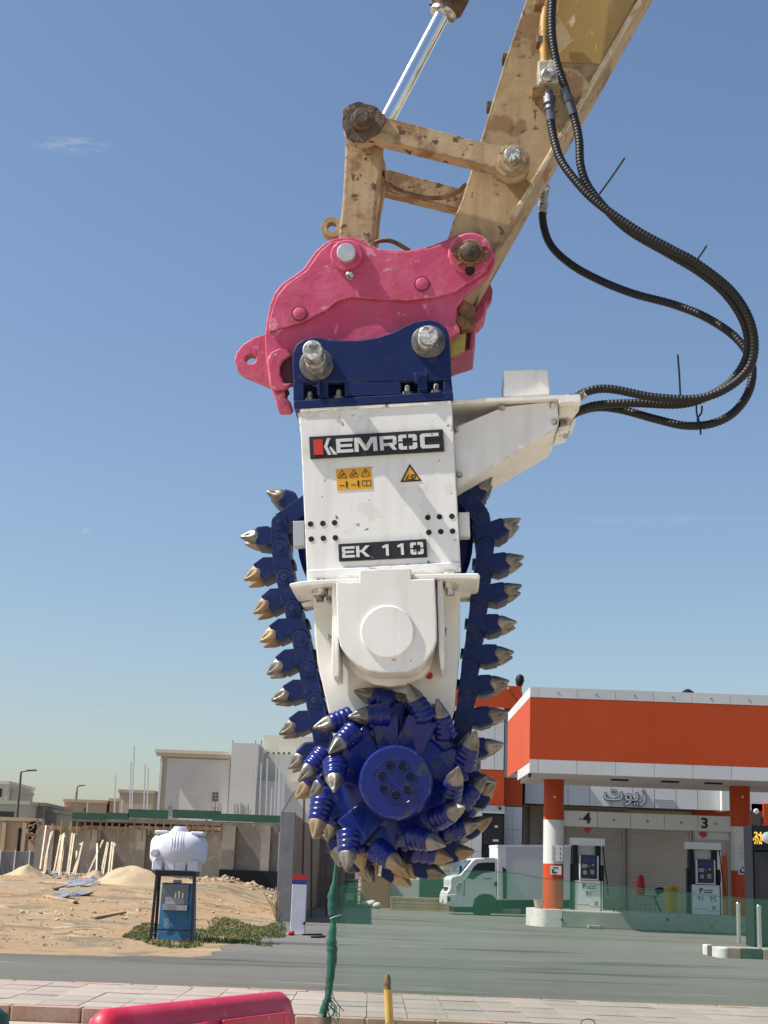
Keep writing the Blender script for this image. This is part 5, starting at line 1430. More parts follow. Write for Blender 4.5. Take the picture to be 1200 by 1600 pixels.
for i, (px, py, s_) in enumerate(((570, 1415, 0.2), (580, 1416, 0.24), (589, 1417, 0.19))):
    q = GP(px, py + 3)
    lab = ['leftmost of three white sacks lying below the cutting drum', 'middle and largest of three white sacks lying below the drum', 'rightmost of three white sacks, nearest the timber stack'][i]
    tag(MB().lathe((q.x - s_, q.y, s_ * 0.72), (1, 0.2, 0.05), [(0, 0.04), (0.05, s_ * 0.6), (s_, s_ * 0.78), (s_ * 1.7, s_ * 0.65), (s_ * 1.9, 0.05)], 12, flute=lambda j, n, k: 1 + 0.12 * math.sin(j * 1.9 + k)).build('white_sack', M['villa_white'], smooth=60, loc=(q.x, q.y, 0)), lab, 'sack', 'white sacks')
# wire cage trolley
q = W(550, 1420, 73.2)
cg = thing('wire_cage', (q.x, 73.2, 0), 'tall metal wire cage left of the orange block', 'cage')
w0, w1 = W(534, 1400, 73.2).x, W(564, 1400, 73.2).x
zt = W(550, 1362, 73.2).z
for yy0 in (73.2, 74.2):
    for x in (w0, w1): MB().box((x - 0.03, yy0 - 0.03, 0), (x + 0.03, yy0 + 0.03, zt)).build('post', M['metal_grey'], cg)
    for k in range(5):
        z = 0.2 + k * (zt - 0.25) / 4
        MB().box((w0 + 0.031, yy0 - 0.02, z), (w1 - 0.031, yy0 + 0.02, z + 0.04)).build('rail', M['metal_grey'], cg)
for k in range(3):
    MB().box((w0 + 0.2 + k * .2, 73.4, 0.3 + 0.5 * k), (w0 + 0.6 + k * 0.12, 74, 0.62 + 0.5 * k)).build('crate', M['formwork' if k == 1 else 'villa_white'], cg)

# ------------------------------------------------------------------ wall along the lot, end towards the road
WYN = 48.5
wl_ = thing('boundary_wall', (W(446, 1440, WYN).x, WYN, 0), 'tall grey concrete boundary wall seen end on behind the pillar sign', 'wall')
a, b_, c_, d_ = rect(434.5, 1268, 457.5, 1440, WYN)
MB().box((a, WYN, -0.02), (b_, WYN + 0.5, d_)).build('end_pillar', mat('grey_block', (0.22, 0.215, 0.22), 0.85, col2=(0.18, 0.175, 0.175), scale=1.5, bump=0.2, bscale=12), wl_, bev=0.01)
MB().box((a + 0.08, WYN + 0.52, -0.02), (b_ - 0.02, WYN + 30, d_ - 0.05)).build('wall_run', mat('brown_plaster', (0.34, 0.26, 0.17), 0.9, col2=(0.27, 0.21, 0.14), scale=0.7, bump=0.3, bscale=8), wl_)
# tall poles and the far side of the yard
for px, Yk, y0_, y1_ in ((476, 51, 1405, 1215), (487, 53.5, 1400, 1245), (522, 54.5, 1395, 1330), (510, 56.5, 1395, 1330)):
    t_, bt = W(px, y1_, Yk), W(px + (-3 if px < 480 else 1), y0_, Yk)
    nm = {476: 'tall thin dark scaffold pole beside the boundary wall', 487: 'second thin scaffold pole right of the boundary wall', 522: 'scaffold upright nearest the green net post', 510: 'short scaffold upright in the shaded yard'}[px]
    sp_ = MB().bar((bt.x, Yk, 0), (t_.x, Yk, t_.z), 0.07)
    if px == 522:
        q = W(508, 1331, Yk)
        sp_.bar((q.x, Yk, q.z), (t_.x, Yk, t_.z - 0.03), 0.06)
    tag(sp_.build('scaffold_pole', M['lamp_pole'], loc=(bt.x, Yk, 0)), nm, 'pole', 'scaffold poles in the yard')
yd = thing('yard_building', (W(510, 1400, 74).x, 74, 0), 'unfinished brown concrete yard building behind the cutting drum', 'building')
a, b_, c_, d_ = rect(468, 1312, 540, 1420, 74)
MB().box((a, 74, -0.02), (b_, 79, d_)).build('wall', M['concrete'], yd)
a2, b2, c2, d2 = rect(498, 1285, 560, 1420, 76)
MB().box((b_ + 0.02, 75, -0.02), (b2, 80, d2)).build('wall', M['beigewall'], yd)
a3, b3, c3, d3 = rect(470, 1308, 541, 1313, 73.9)
MB().box((a, 73.8, d_), (b_ + 0.1, 79.1, d_ + 0.18)).build('coping', M['concrete_lt'], yd)

# ------------------------------------------------------------------ pillar sign
GY = 39.1
q = W(466.5, 1460, GY)
sg = thing('pillar_sign', (q.x, GY, 0), 'slim white pillar sign with red and blue top at the edge of the forecourt', 'sign')
a, b_, c_, d_ = rect(455, 1367, 478, 1460, GY)
zz = lambda y: W(466, y, GY).z
MB().box((a, GY, 0.02), (b_, GY + 0.3, zz(1381.5))).build('pillar_body', mat('sign_white', (0.6, 0.62, 0.66), 0.45, col2=(0.54, 0.56, 0.6), scale=2), sg, bev=0.015)
MB().box((a, GY - 0.002, zz(1381)), (b_, GY + 0.302, zz(1374.6))).build('blue_band', M['bluepaint'], sg)
MB().box((a, GY - 0.002, zz(1374.4)), (b_, GY + 0.302, zz(1367))).build('red_band', M['redplain'], sg)
MB().box((a - 0.1, GY - 0.1, -0.01), (b_ + 0.1, GY + 0.4, 0.019)).build('base_plate', M['concrete_lt'], sg)
MB().lathe((b_ - .02, GY - 0.012, zz(1442)), (0, -1, 0), [(-.02, 0.04), (0.03, 0.04), (0.05, 0.02)], 10).build('socket', M['dark'], sg)
q = GP(455, 1462)
tag(MB().lathe((q.x - 0.08, q.y, 0.05), (1, 0.2, 0.12), [(0, 0.02), (0.02, 0.05), (0.08, 0.06), (0.14, 0.05), (0.16, 0.03)], 10, flute=lambda j, n, i: 1 + 0.2 * math.sin(j * 2.1 + i)).build('red_can', M['redplain'], smooth=40, loc=(q.x, q.y, 0)), 'crumpled red can at the foot of the pillar sign', 'can')
for i, (px, py, l) in enumerate(((488, 1462, 0.5), (497, 1466, 0.35))):
    q = GP(px, py)
    tag(MB().obox((q.x, q.y, 0.03), (l / 2, 0.05, 0.01), (-0.01, 0.06, 0), (0, 0, 0.02)).build('scrap_board', M['dark'], loc=(q.x, q.y, 0)), ['longer dark scrap of board lying right of the pillar sign', 'shorter dark scrap of board lying right of the pillar sign'][i], 'scrap', 'scraps by the sign')

# ------------------------------------------------------------------ street lamps
for (px, yt, yb, Yk, arm_dx, lab) in ((33, 1206, 1345, 100, 21, 'tall street lamp at the far left with arm to the right'), (121, 1229, 1300, 150, 10, 'smaller distant street lamp above the tan houses')):
    t_ = W(px, yt, Yk)
    bz = gz(t_.x, Yk)
    sl_ = thing('street_lamp', (t_.x, Yk, bz), lab, 'street lamp')
    MB().cyl((t_.x, Yk, bz - 0.05), (t_.x, Yk, t_.z), 0.13, 0.07, 10).build('pole', M['lamp_pole'], sl_, smooth=40)
    e_ = W(px + arm_dx, yt + 0.5, Yk)
    MB().bar((t_.x, Yk, t_.z), (e_.x, Yk, t_.z + 0.15), 0.07).build('arm', M['lamp_pole'], sl_)
    MB().obox((e_.x - 0.2, Yk, t_.z + 0.12), (0.32, 0, 0.02), (0, 0.12, 0), (0, 0, 0.05)).build('lamp_head', M['lamp_pole'], sl_)

# ------------------------------------------------------------------ villa and far houses
VY = 125.0
vb = 1.0
vl = thing('villa', (W(330, 1350, VY).x, VY, vb), 'cream and white villa with flat roof and square tower, left of the drum', 'villa')
def vbox(name, m, x0, y0, x1, y1, Y, dep, par=None, bev=0):
    a, b_, c_, d_ = rect(x0, y0, x1, y1, Y)
    if y1 > 1340: c_ = vb - 0.3
    return MB().box((a, Y, c_), (b_, Y + dep, d_)).build(name, m, par or vl, bev=bev)
vbox('wall', M['villa'], 246, 1176, 356, 1350, VY, 12)
vbox('recess_wall', M['villa_white'], 256, 1186, 355, 1350, VY - 0.15, 0.14)
vbox('cornice', M['villa'], 242, 1172.5, 358, 1177.5, VY - 0.8, 13)
vbox('cornice_fillet', M['villa'], 244, 1178, 357, 1183, VY - 0.4, 0.39)
vbox('corner_pilaster', M['villa_white'], 245, 1183, 248.5, 1350, VY - 0.4, 0.39)
wn_ = vbox('window', M['darkglass'], 332, 1238, 341, 1252, VY - 0.21, 0.05)
for k in range(3): vbox('window_bar', M['villa_white'], 334 + k * 2.4, 1238, 334.5 + k * 2.4, 1252, VY - 0.26, 0.04, wn_)
for k in range(2): vbox('window_bar', M['villa_white'], 332, 1242 + k * 5, 341, 1242.6 + k * 5, VY - 0.265, 0.04, wn_)
vbox('tower', M['villa_white'], 357, 1161, 399, 1350, VY - 1.5, 10)
vbox('side_wing', M['villa'], 399, 1166, 405, 1350, VY + 0.5, 8)
vbox('upper_block', M['villa'], 407, 1150, 500, 1350, VY + 5, 10)
vbox('upper_wall', M['villa'], 397, 1178, 470, 1350, VY + 2.5, 2.4)
vbox('terrace_wall', M['villa_white'], 395, 1221, 500, 1350, VY - 0.5, 2.9)
for k in range(5):
    vbox('roof_light', M['darkglass'], 418 + k * 8, 1175.5, 421 + k * 8, 1178.5, VY + 4.9, 0.09)
for px in (362, 398, 407):
    t_ = W(px, 1157, VY)
    MB().box((t_.x - 0.05, VY + 1, t_.z - 0.4), (t_.x + 0.05, VY + 1.1, t_.z + 0.1)).build('roof_bar', M['metal_grey'], vl)
def house(name, lab, m, x0, y0, x1, Y, dep, wins=(), parapet=True):
    a, b_, c_, d_ = rect(x0, y0, x1, 1340, Y)
    gzb = gz((a + b_) / 2, Y) - 0.2
    h = thing(name, ((a + b_) / 2, Y, gzb), lab, 'house')
    wl2 = MB().box((a, Y, gzb), (b_, Y + dep, d_)).build('wall', m, h)
    if parapet: MB().box((a - 0.12, Y - 0.12, d_ + 0.002), (b_ + 0.12, Y + dep + 0.12, d_ + 0.28)).build('parapet', m, h)
    for q in wins:
        a, b_, c_, d_ = rect(*q, Y)
        MB().box((a, Y - 0.05, c_), (b_, Y - 0.002, d_)).build('window', M['darkglass'], h)
    return h
house('distant_house', 'cream rounded house cut by the left edge of the photo', M['villa'], -60, 1224, 7, 130, 10, [(-8, 1232, 3, 1245)])
house('distant_house', 'narrow dark shuttered annexe beside the leftmost cream house', M['greenish'], 6, 1236, 14, 131, 8, [(6.5, 1239, 12, 1253)])
house('distant_house', 'low pale green house below the left street lamp', M['greenish'], -40, 1256, 41, 118, 8, [(-10, 1268, 22, 1276)])
house('distant_house', 'small dark grey flat-roofed house right of the left street lamp', M['greyhouse'], 34, 1259, 65, 121, 8, [(44, 1262, 46, 1270), (53, 1262, 55, 1270)])
house('distant_house', 'long low grey shed between the grey and the tan house', M['greyhouse'], 65.5, 1270, 86, 122, 8)
house('distant_house', 'wide tan house behind the green formwork at left', M['tan'], 97, 1254, 161, 140, 14, [(132, 1262, 134, 1269)])
house('distant_house', 'low tan house with a small tree at its roof corner', M['tan'], 86, 1265, 98, 139, 10)
house('distant_house', 'small sandy house left of the brown framed house', M['tan'], 168, 1252, 181, 141, 8)
house('distant_house', 'brown framed house left of the villa', mat('brownish_render', (0.36, 0.3, 0.24), 0.9), 183, 1239, 236, 138, 12)
# ------------------------------------------------------------------ building site
BY_ = 86.0
site = thing('building_site', (W(250, 1370, BY_).x, BY_, gz(-12, BY_)), 'unfinished concrete ground floor with green formwork and timber props behind the sand lot', 'building site')
zbase = 0.6
def sbox(name, m, x0, y0, x1, y1, Y, dep, par=None):
    a, b_, c_, d_ = rect(x0, y0, x1, y1, Y)
    if y1 >= 1365: c_ = zbase
    return MB().box((a, Y, c_), (b_, Y + dep, d_)).build(name, m, par or site)
sbox('back_wall', M['concrete'], 54, 1294, 342, 1372, BY_ + 0.8, 0.4)
sbox('back_wall', M['concrete'], 342.5, 1286, 434, 1366, BY_ + 0.8, 0.4)
sbox('slab', M['concrete'], 112, 1281, 440, 1288, BY_ + 1.3, 9)
sbox('inner_wall', mat('interior_shade', (0.06, 0.05, 0.042), 0.9), 112, 1286, 345, 1302, BY_ + 4, 0.3)  # dark colour stands for the shade beneath the slab
for x0, x1 in ((139, 150), (212, 226), (346, 366), (407.5, 421), (70, 82)):
    sbox('concrete_column', M['concrete_lt'], x0, 1290, x1, 1372, BY_ + 0.55, 0.24)
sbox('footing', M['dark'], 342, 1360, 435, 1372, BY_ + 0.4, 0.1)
for x0, y0, x1, y1 in ((112, 1270, 165, 1281), (166, 1270, 201, 1280), (200, 1265, 262, 1278.5), (269.5, 1266, 345, 1279), (331, 1272.5, 437, 1284), (437.5, 1277, 470, 1288)):
    sbox('formwork_board', M['formwork'], x0, y0, x1, y1, BY_ - (0.2 if x0 != 331 else 0.5), 0.25)
for x0, x1 in ((62, 130), (131, 200), (201, 270), (271, 346)):
    sbox('timber_beam', M['timber'], x0, 1291, x1, 1297, BY_ + 0.2, 0.2)
rnd = random.Random(5)
x = 66
while x < 345:
    y0, y1 = 1283 + rnd.uniform(-3, 4), 1302 + rnd.uniform(0, 14)
    sbox('timber_prop', M['timber'], x, y0, x + 2.2, y1, BY_ + 0.05, 0.12)
    x += rnd.uniform(9, 15)
for (x, y0) in ((180, 1211), (204, 1190), (207, 1165), (226, 1195), (231, 1200), (118, 1237), (136, 1254), (190, 1250), (391, 1182), (407, 1193), (417, 1185), (424, 1230), (430, 1168), (435, 1198), (437.5, 1182), (441, 1190), (444, 1186)):
    Yk = BY_ + rnd.uniform(1.5, 6)
    t_ = W(x + (3 if x in (207, 430) else 1), y0, Yk)
    bt = W(x - 2, 1285, Yk)
    MB().bar((bt.x, Yk, bt.z), (t_.x, Yk, t_.z), 0.075 if x not in (118, 136) else 0.05).build('upright_pole', M['pole_white'] if x not in (118,) else M['metal_grey'], site)
for xr in (256, 331, 366, 378):
    for k in range(7):
        Yk = BY_ + rnd.uniform(1.0, 3)
        xx = xr + k * 2.2 + rnd.uniform(-1, 1)
        bt, t_ = W(xx, 1275, Yk), W(xx + rnd.uniform(-1.5, 1.5), 1268 - rnd.uniform(3, 16), Yk)
        MB().bar((bt.x, Yk, bt.z), (t_.x, Yk, t_.z), 0.035).build('rebar', M['greyhouse'], site)
t_, bt = W(461, 1236, BY_), W(440, 1270, BY_)
MB().bar((bt.x, BY_, bt.z), (t_.x, BY_, t_.z), 0.16, 0.08).build('leaning_plank', M['greyhouse'], site)
# rough masonry stub and boarded frontage at the left
a, b_, c_, d_ = rect(0, 1283, 62, 1345, BY_ + 6)
tan = thing('tan_boundary_wall', ((a + b_) / 2, BY_ + 6, 0.6), 'tan plastered boundary wall with pilasters and a dark door slit at far left', 'wall')
MB().box((a - 8, BY_ + 6, 0.6), (b_, BY_ + 6.4, d_)).build('wall', M['tan'], tan)
MB().box((a - 8, BY_ + 5.8, d_ + 0.004), (b_ + .1, BY_ + 6.5, d_ + 0.2)).build('coping', M['tan'], tan)
for px in (1, 33, 51):
    a, b_, c_, d_ = rect(px, 1285, px + 6, 1345, BY_ + 5.7)
    MB().box((a, BY_ + 5.7, 0.6), (b_, BY_ + 5.99, d_)).build('pilaster', M['tan'], tan)
a, b_, c_, d_ = rect(27.5, 1294, 32, 1332, BY_ + 5.9)
MB().box((a, BY_ + 5.9, c_), (b_, BY_ + 5.99, d_)).build('door_slit', M['hole'], tan)
b = MB()
for k in range(26):
    px, py = rnd.uniform(45, 58), rnd.uniform(1283, 1312)
    q = W(px, py, BY_ + 4)
    b.obox(q, (rnd.uniform(.08, .2), 0, 0.03), (0, 0.2, 0), (-0.02, 0, rnd.uniform(.06, .14)))
q0, q1 = W(50, 1312, BY_ + 4), W(54, 1312, BY_ + 4)
b.box((q0.x - .2, BY_ + 4, 0.6), (q1.x + .25, BY_ + 4.3, q0.z + .3))
tag(b.build('masonry_stub', mat('broken_brick', (0.42, 0.28, 0.2), 0.95, col2=(0.5, 0.36, 0.26), scale=3), loc=(q0.x, BY_ + 4, 0.6)), 'crumbling pinkish masonry stub left of the leaning planks', 'masonry')
# corrugated fence at far left
fn = thing('corrugated_fence', (W(25, 1358, 78).x, 78, 0.6), 'low corrugated grey metal fence at the far left of the lot', 'fence')
for k in range(8):
    a, b_, c_, d_ = rect(-8 + k * 7.6, 1330, -8.0 + (k + 1) * 7.6 - 0.3, 1362, 78)
    n_ = 8
    pts = [(a + (b_ - a) * i / n_, 78 + (0.04 if i % 2 else 0)) for i in range(n_ + 1)]
    vsx = [(x, y, 0.55) for x, y in pts] + [(x, y, d_) for x, y in pts] + [(x, y + .02, 0.55) for x, y in pts] + [(x, y + .02, d_) for x, y in pts]
    m_ = n_ + 1
    fsx = [(i, i + 1, m_ + i + 1, m_ + i) for i in range(n_)] + [(2 * m_ + i + 1, 2 * m_ + i, 3 * m_ + i, 3 * m_ + i + 1) for i in range(n_)] + [(m_ + i, m_ + i + 1, 3 * m_ + i + 1, 3 * m_ + i) for i in range(n_)]
    MB().add(vsx, fsx).build('metal_sheet', M['corr'], fn)
for k in (1, 4, 7):
    q = W(-8 + k * 7.6, 1345, 77.9)
    MB().box((q.x - .03, 77.9, 0.5), (q.x + .03, 77.96, W(0, 1327, 78).z)).build('post', M['pole_white'], fn)
# planks leaning in bundles against the site wall
bund = [([(66, 1366, 80, 1301), (69, 1367, 82, 1299), (63, 1355, 72, 1290)], 'pale plank in the leftmost bundle leaning on the site wall'),
        ([(83, 1367, 95, 1305), (86, 1368, 97, 1305), (89, 1368, 98, 1304), (92, 1368, 100, 1302), (95, 1368, 101, 1306)], 'pale plank in the thick second bundle leaning on the site wall'),
        ([(104, 1369, 113, 1302), (107, 1369, 116, 1303)], 'grey plank in the third bundle leaning on the site wall'),
        ([(114, 1365, 126, 1318), (117, 1367, 129, 1316), (119, 1366, 120, 1330)], 'short plank in the fourth low bundle leaning on the site wall'),
        ([(135, 1368, 161, 1313)], 'strongly tilted single plank leaning right of the middle bundles'),
        ([(151, 1358, 152, 1318)], 'upright plank crossed by the strongly tilted one'),
        ([(158, 1362, 168, 1316), (161, 1364, 169, 1318)], 'thin plank in the fifth bundle, left of the rightmost'),
        ([(169, 1366, 175, 1316), (173, 1367, 178, 1317), (172, 1364, 180, 1319)], 'pale plank in the rightmost leaning bundle')]
for bn, lab in bund:
    for ib, (x0, y0, x1, y1) in enumerate(bn):
        Yb = 80.5 + rnd.uniform(-.3, .3)
        q0 = W(x0, y0, Yb)
        q1 = W(x1, y1, BY_ - 0.4)
        q1y = Yb + 3.0
        q1 = W(x1, y1, q1y)
        tag(MB().bar((q0.x, Yb, q0.z - 0.1), q1, 0.085, 0.05, up=(0, 1, 0)).build('timber_plank', M['timber_pale'], loc=(q0.x, Yb, q0.z)), (lab if len(bn) == 1 else ('leftmost ', 'second ', 'third ', 'fourth ', 'fifth ')[ib] + lab), 'plank', 'planks leaning in bundles')

# ------------------------------------------------------------------ heaps, rubble, debris, grass
def heap(name, px, py, Y, rx, ry, h, lab, seed, m='heap'):
    q = W(px, py, Y)
    base = gz(q.x, Y) - 0.08
    n1, n2 = 34, 14
    vs2, fs2 = [(q.x, Y, base + h)], []
    for j in range(1, n2 + 1):
        t = j / n2
        for i in range(n1):
            an = 2 * math.pi * i / n1
            nz = 1 + 0.38 * mnoise.noise((math.cos(an) * 1.4 + seed, math.sin(an) * 1.4, seed))
            x, y = q.x + rx * t * nz * math.cos(an), Y + ry * t * nz * math.sin(an)
            prof = 0.5 * (1 + math.cos(math.pi * t ** 0.82))
            z = base + h * max(0, prof) + (0.34 * h * mnoise.noise((x * 0.8, y * 0.8, seed)) + 0.1 * h * mnoise.noise((x * 2.6, y * 2.6, seed))) * (1 - t * t)
            vs2.append((x, y, z))
    for i in range(n1):
        fs2.append((0, 1 + i, 1 + (i + 1) % n1))
        for j in range(n2 - 1):
            a, b_ = 1 + j * n1, 1 + (j + 1) * n1
            fs2.append((a + i, b_ + i, b_ + (i + 1) % n1, a + (i + 1) % n1))
    tag(MB().add(vs2, fs2).build(name, M[m], smooth=70, loc=(q.x, Y, base)), lab, 'sand heap', 'sand heaps')
heap('sand_heap', 43, 1368, 76, 1.35, 2.0, 0.65, 'small pale sand heap at the far left by the metal fence', 1.0)
heap('sand_heap', 206, 1378, 70, 2.6, 2.6, 0.95, 'largest pale sand heap, left of the water tank', 2.0)
heap('sand_heap', 150, 1366, 77, 1.1, 1.5, 0.5, 'reddish low sand heap under the rightmost leaning planks', 3.0, 'stone')
def rocks(name, n, area, smin, smax, m, seed, dens=None):
    rr = random.Random(seed)
    b = MB()
    for _ in range(n):
        px, py = rr.uniform(area[0], area[2]), rr.uniform(area[1], area[3])
        q = GP(px, py)
        # march to the sloping ground
        for _k in range(12):
            q = GP(px, py, gz(q.x, min(max(q.y, 20), 110)) + 0.0)
        if q.y > 85 or q.y < 26: continue
        s_ = rr.uniform(smin, smax) * (1.6 if rr.random() < 0.08 else 1)
        a1 = Vector((rr.uniform(-1, 1), rr.uniform(-1, 1), rr.uniform(-.4, .4))).normalized()
        a2 = a1.cross(Vector((rr.uniform(-.3, .3), rr.uniform(-.3, .3), 1))).normalized()
        a3 = a1.cross(a2)
        vv = [a1 * s_ * rr.uniform(.7, 1.3), -a1 * s_ * rr.uniform(.7, 1.3), a2 * s_ * rr.uniform(.6, 1), -a2 * s_ * rr.uniform(.6, 1), a3 * s_ * rr.uniform(.4, .8), -a3 * s_ * rr.uniform(.4, .8)]
        c = Vector((q.x, q.y, gz(q.x, q.y) + s_ * 0.25))
        b.add([c + v_ for v_ in vv], [(0, 2, 4), (2, 1, 4), (1, 3, 4), (3, 0, 4), (2, 0, 5), (1, 2, 5), (3, 1, 5), (0, 3, 5)])
    o = b.build(name, M[m])
    o['kind'] = 'stuff'
    return o
o = rocks('rubble', 1100, (305, 1378, 436, 1406), 0.06, 0.22, 'stone', 21)
o['label'] = 'line of broken orange rubble along the back of the lot'; o['category'] = 'rubble'
o = rocks('pebbles', 1500, (0, 1372, 430, 1478), 0.008, 0.035, 'stone', 22)
o['label'] = 'loose stones scattered over the sandy lot'; o['category'] = 'stones'
o = rocks('dark_debris', 150, (70, 1380, 190, 1400), 0.06, 0.24, 'greyhouse', 23)
o['label'] = 'dark flattened debris in front of the sand heaps'; o['category'] = 'debris'
o = rocks('timber_scraps', 220, (20, 1374, 430, 1440), 0.02, 0.09, 'timber', 31)
o['label'] = 'splinters of timber strewn over the lot'; o['category'] = 'wood scraps'
o = rocks('light_rubble', 160, (60, 1376, 300, 1400), 0.05, 0.18, 'concrete_lt', 24)
o['label'] = 'pale broken bits among the debris on the lot'; o['category'] = 'rubble'
for i, (x0, y0, x1, y1) in enumerate(((60, 1378, 110, 1381), (85, 1383, 140, 1378), (148, 1401, 196, 1400), (70, 1386, 120, 1392))):
    q0, q1 = GP(x0, y0, 0.7), GP(x1, y1, 0.7)
    q0.z, q1.z = gz(q0.x, q0.y) + 0.06, gz(q1.x, q1.y) + 0.08
    lab = ['grey board lying nearest the small sand heap', 'thin board lying in front of the leaning planks', 'board lying below the large sand heap', 'board lying on the dark debris'][i]
    tag(MB().bar(q0, q1, 0.14, 0.06).build('lying_board', M['timber'], loc=q0), lab, 'board', 'boards lying on the lot')
q = W(130, 1392, 60)
shr = thing('crumpled_sheets', (q.x, 60, 0.5), 'crumpled grey sheet metal lying before the large sand heap', 'scrap metal')
for k in range(14):
    b = MB()
    px, py = rnd.uniform(100, 145), rnd.uniform(1384, 1399)
    p = GP(px, py, 0.55)
    b.obox((p.x, p.y, gz(p.x, p.y) + 0.08), (rnd.uniform(.2, .5), rnd.uniform(-.1, .1), rnd.uniform(-.04, .06)), (0.05, rnd.uniform(.2, .5), 0.05), (0, 0, 0.015))
    b.build('metal_sheet', M['corr'], shr)
# grass patch
rr = random.Random(8)
b = MB()
for _ in range(26000):
    px = rr.uniform(192, 446)
    t = (px - 192) / 254
    lo_, hi_ = 1452 - 12 * t + 6 * math.sin(px * .05), 1477 - 3 * math.sin(px * .04) - (14 if px > 425 else 0)
    if px < 235: lo_ += (235 - px) * .3; hi_ -= (235 - px) * .2
    py = rr.uniform(lo_, hi_)
    if mnoise.noise((px * .03, py * .1, 4)) + rr.uniform(-.25, .25) < -0.15: continue
    q = GP(px, py)
    q.z = gz(q.x, q.y) - 0.01
    h = rr.uniform(.025, .085) * (1.25 if px > 280 else 0.8)
    an = rr.uniform(0, 6.28)
    w = rr.uniform(.008, .02)
    e = Vector((math.cos(an), math.sin(an), 0)) * w
    ln = Vector((rr.uniform(-.5, .5), rr.uniform(-.5, .5), 0)) * h
    b.add([q - e, q + e, q + ln * .4 + Vector((0, 0, h * .6)) + e * .7, q + ln + Vector((0, 0, h))], [(0, 1, 2), (0, 2, 3)])
o = b.build('grass', M['grass'])
o['kind'] = 'stuff'; o['label'] = 'patch of short green weeds around the water cooler'; o['category'] = 'grass'
# dry shrub by the wall
q = GP(432, 1440)
b = MB()
for _ in range(18):
    an, h = rr.uniform(0, 6.28), rr.uniform(.5, 1.5)
    d_ = Vector((math.cos(an) * rr.uniform(.1, .5), math.sin(an) * .4, 1)).normalized()
    b.tube([q, q + d_ * h * .6, q + d_ * h + Vector((rr.uniform(-.1, .1), 0, -.05))], 0.012, 4)
tag(b.build('dry_shrub', M['timber'], loc=q), 'dry leafless shrub at the foot of the boundary wall', 'shrub')

# ------------------------------------------------------------------ water tank, stand and cooler
TKY = 33.3
tkx = W(276, 1330, TKY).x
zs_ = W(272, 1361, TKY).z
stand = thing('tank_stand', (tkx, TKY, 0), 'black steel A-frame stand under the white water tank', 'stand')
def leg(x0, y0, x1, y1, Ya, Yb):
    p0, p1 = W(x0, y0, Ya), W(x1, y1, Yb)
    MB().bar((p0.x, Ya, -0.01), (p1.x, Yb, zs_ - 0.02), 0.06).build('leg', M['dark'], stand)
leg(235, 1470, 246, 1361, TKY - 0.3, TKY)
leg(299, 1468, 304, 1361, TKY - 0.3, TKY)
leg(243, 1460, 250, 1361, TKY + 1.0, TKY + 0.75)
leg(301, 1458, 305, 1361, TKY + 1.0, TKY + 0.75)
xa, xb = W(243, 1360, TKY).x, W(306, 1360, TKY).x
for Yk in (TKY - 0.02, TKY + 0.75):
    MB().box((xa, Yk - 0.03, zs_ - 0.1), (xb, Yk + 0.03, zs_)).build('top_rail', M['dark'], stand)
for x in (xa + 0.03, (xa + xb) / 2, xb - 0.03):
    MB().box((x - 0.03, TKY + 0.011, zs_ - 0.09), (x + 0.03, TKY + 0.719, zs_ - 0.005)).build('cross_rail', M['dark'], stand)
p0, p1 = W(237, 1452, TKY - .27), W(299, 1453, TKY - .27)
MB().bar((p0.x, TKY - .26, p0.z), (p1.x, TKY - .26, p0.z), 0.025).build('brace', M['dark'], stand)
p2, p3 = W(236, 1465, TKY - .28), W(243, 1452, TKY - .2)
MB().bar((p0.x, TKY - .26, 0.12), (p0.x + .12, TKY + .9, 0.26), 0.02).build('brace', M['dark'], stand)
tank = thing('water_tank', (tkx, TKY + 0.37, zs_), 'white horizontal plastic water tank on the black stand', 'water tank')
L_ = (W(321, 1330, TKY).x - W(230.5, 1330, TKY).x) / 2
H_ = W(272, 1299, TKY).z - zs_
cz_ = zs_ + H_ * 0.52
def tankring(t, ribs=0):
    # t from -1 to 1 along x
    e = max(0.0, 1 - abs(t) ** 2.4) ** 0.5
    l = []
    n_ = 40
    for j in range(n_):
        an = 2 * math.pi * j / n_
        ca, sa = math.cos(an), math.sin(an)
        ry, rz = 0.44 * e, H_ * 0.5 * (0.32 + 0.68 * e)
        k = 1.0
        if abs(t) < 0.2 and sa > 0.1 and ribs: k = 1.035
        if abs(sa) < 0.09: k *= 1.03
        y = math.copysign(abs(ca) ** 0.75, ca) * ry * k
        z = math.copysign(abs(sa) ** 0.8, sa) * rz * k
        z = max(z, -H_ * 0.5)
        l.append(Vector((tkx + t * L_, TKY + 0.37 + y, cz_ + z)))
    return l
ts = [-0.999, -0.97, -0.92, -0.85, -0.75, -0.62, -0.5, -0.38, -0.27]
prof_t = [(t, 0) for t in ts]
for k in range(5):
    a = -0.235 + k * 0.105
    prof_t += [(a, 0), (a + 0.012, 1), (a + 0.055, 1), (a + 0.067, 0)]
prof_t += [(0.32, 0), (0.42, 0), (0.52, 0), (0.64, 0), (0.76, 0), (0.86, 0), (0.93, 0), (0.97, 0), (0.999, 0)]
MB().ring([tankring(t, r_) for t, r_ in prof_t]).build('tank_body', M['tank'], tank, smooth=50)
lx = W(278, 1296, TKY).x
MB().lathe((lx, TKY + 0.37, cz_ + H_ * 0.47), (0, 0, 1), [(0, 0.2), (0.06, 0.19), (0.062, 0.155), (0.1, 0.15), (0.12, 0.13), (0.125, 0.02)], 28).build('lid', M['tank'], tank, smooth=35)
for sx in (-1, 1):
    MB().box((tkx + sx * L_ * 0.62 - 0.13, TKY + 0.12, cz_ + H_ * 0.40), (tkx + sx * L_ * 0.62 + 0.16, TKY + 0.62, cz_ + H_ * 0.5)).build('shoulder', M['tank'], tank, bev=0.03, segs=3)
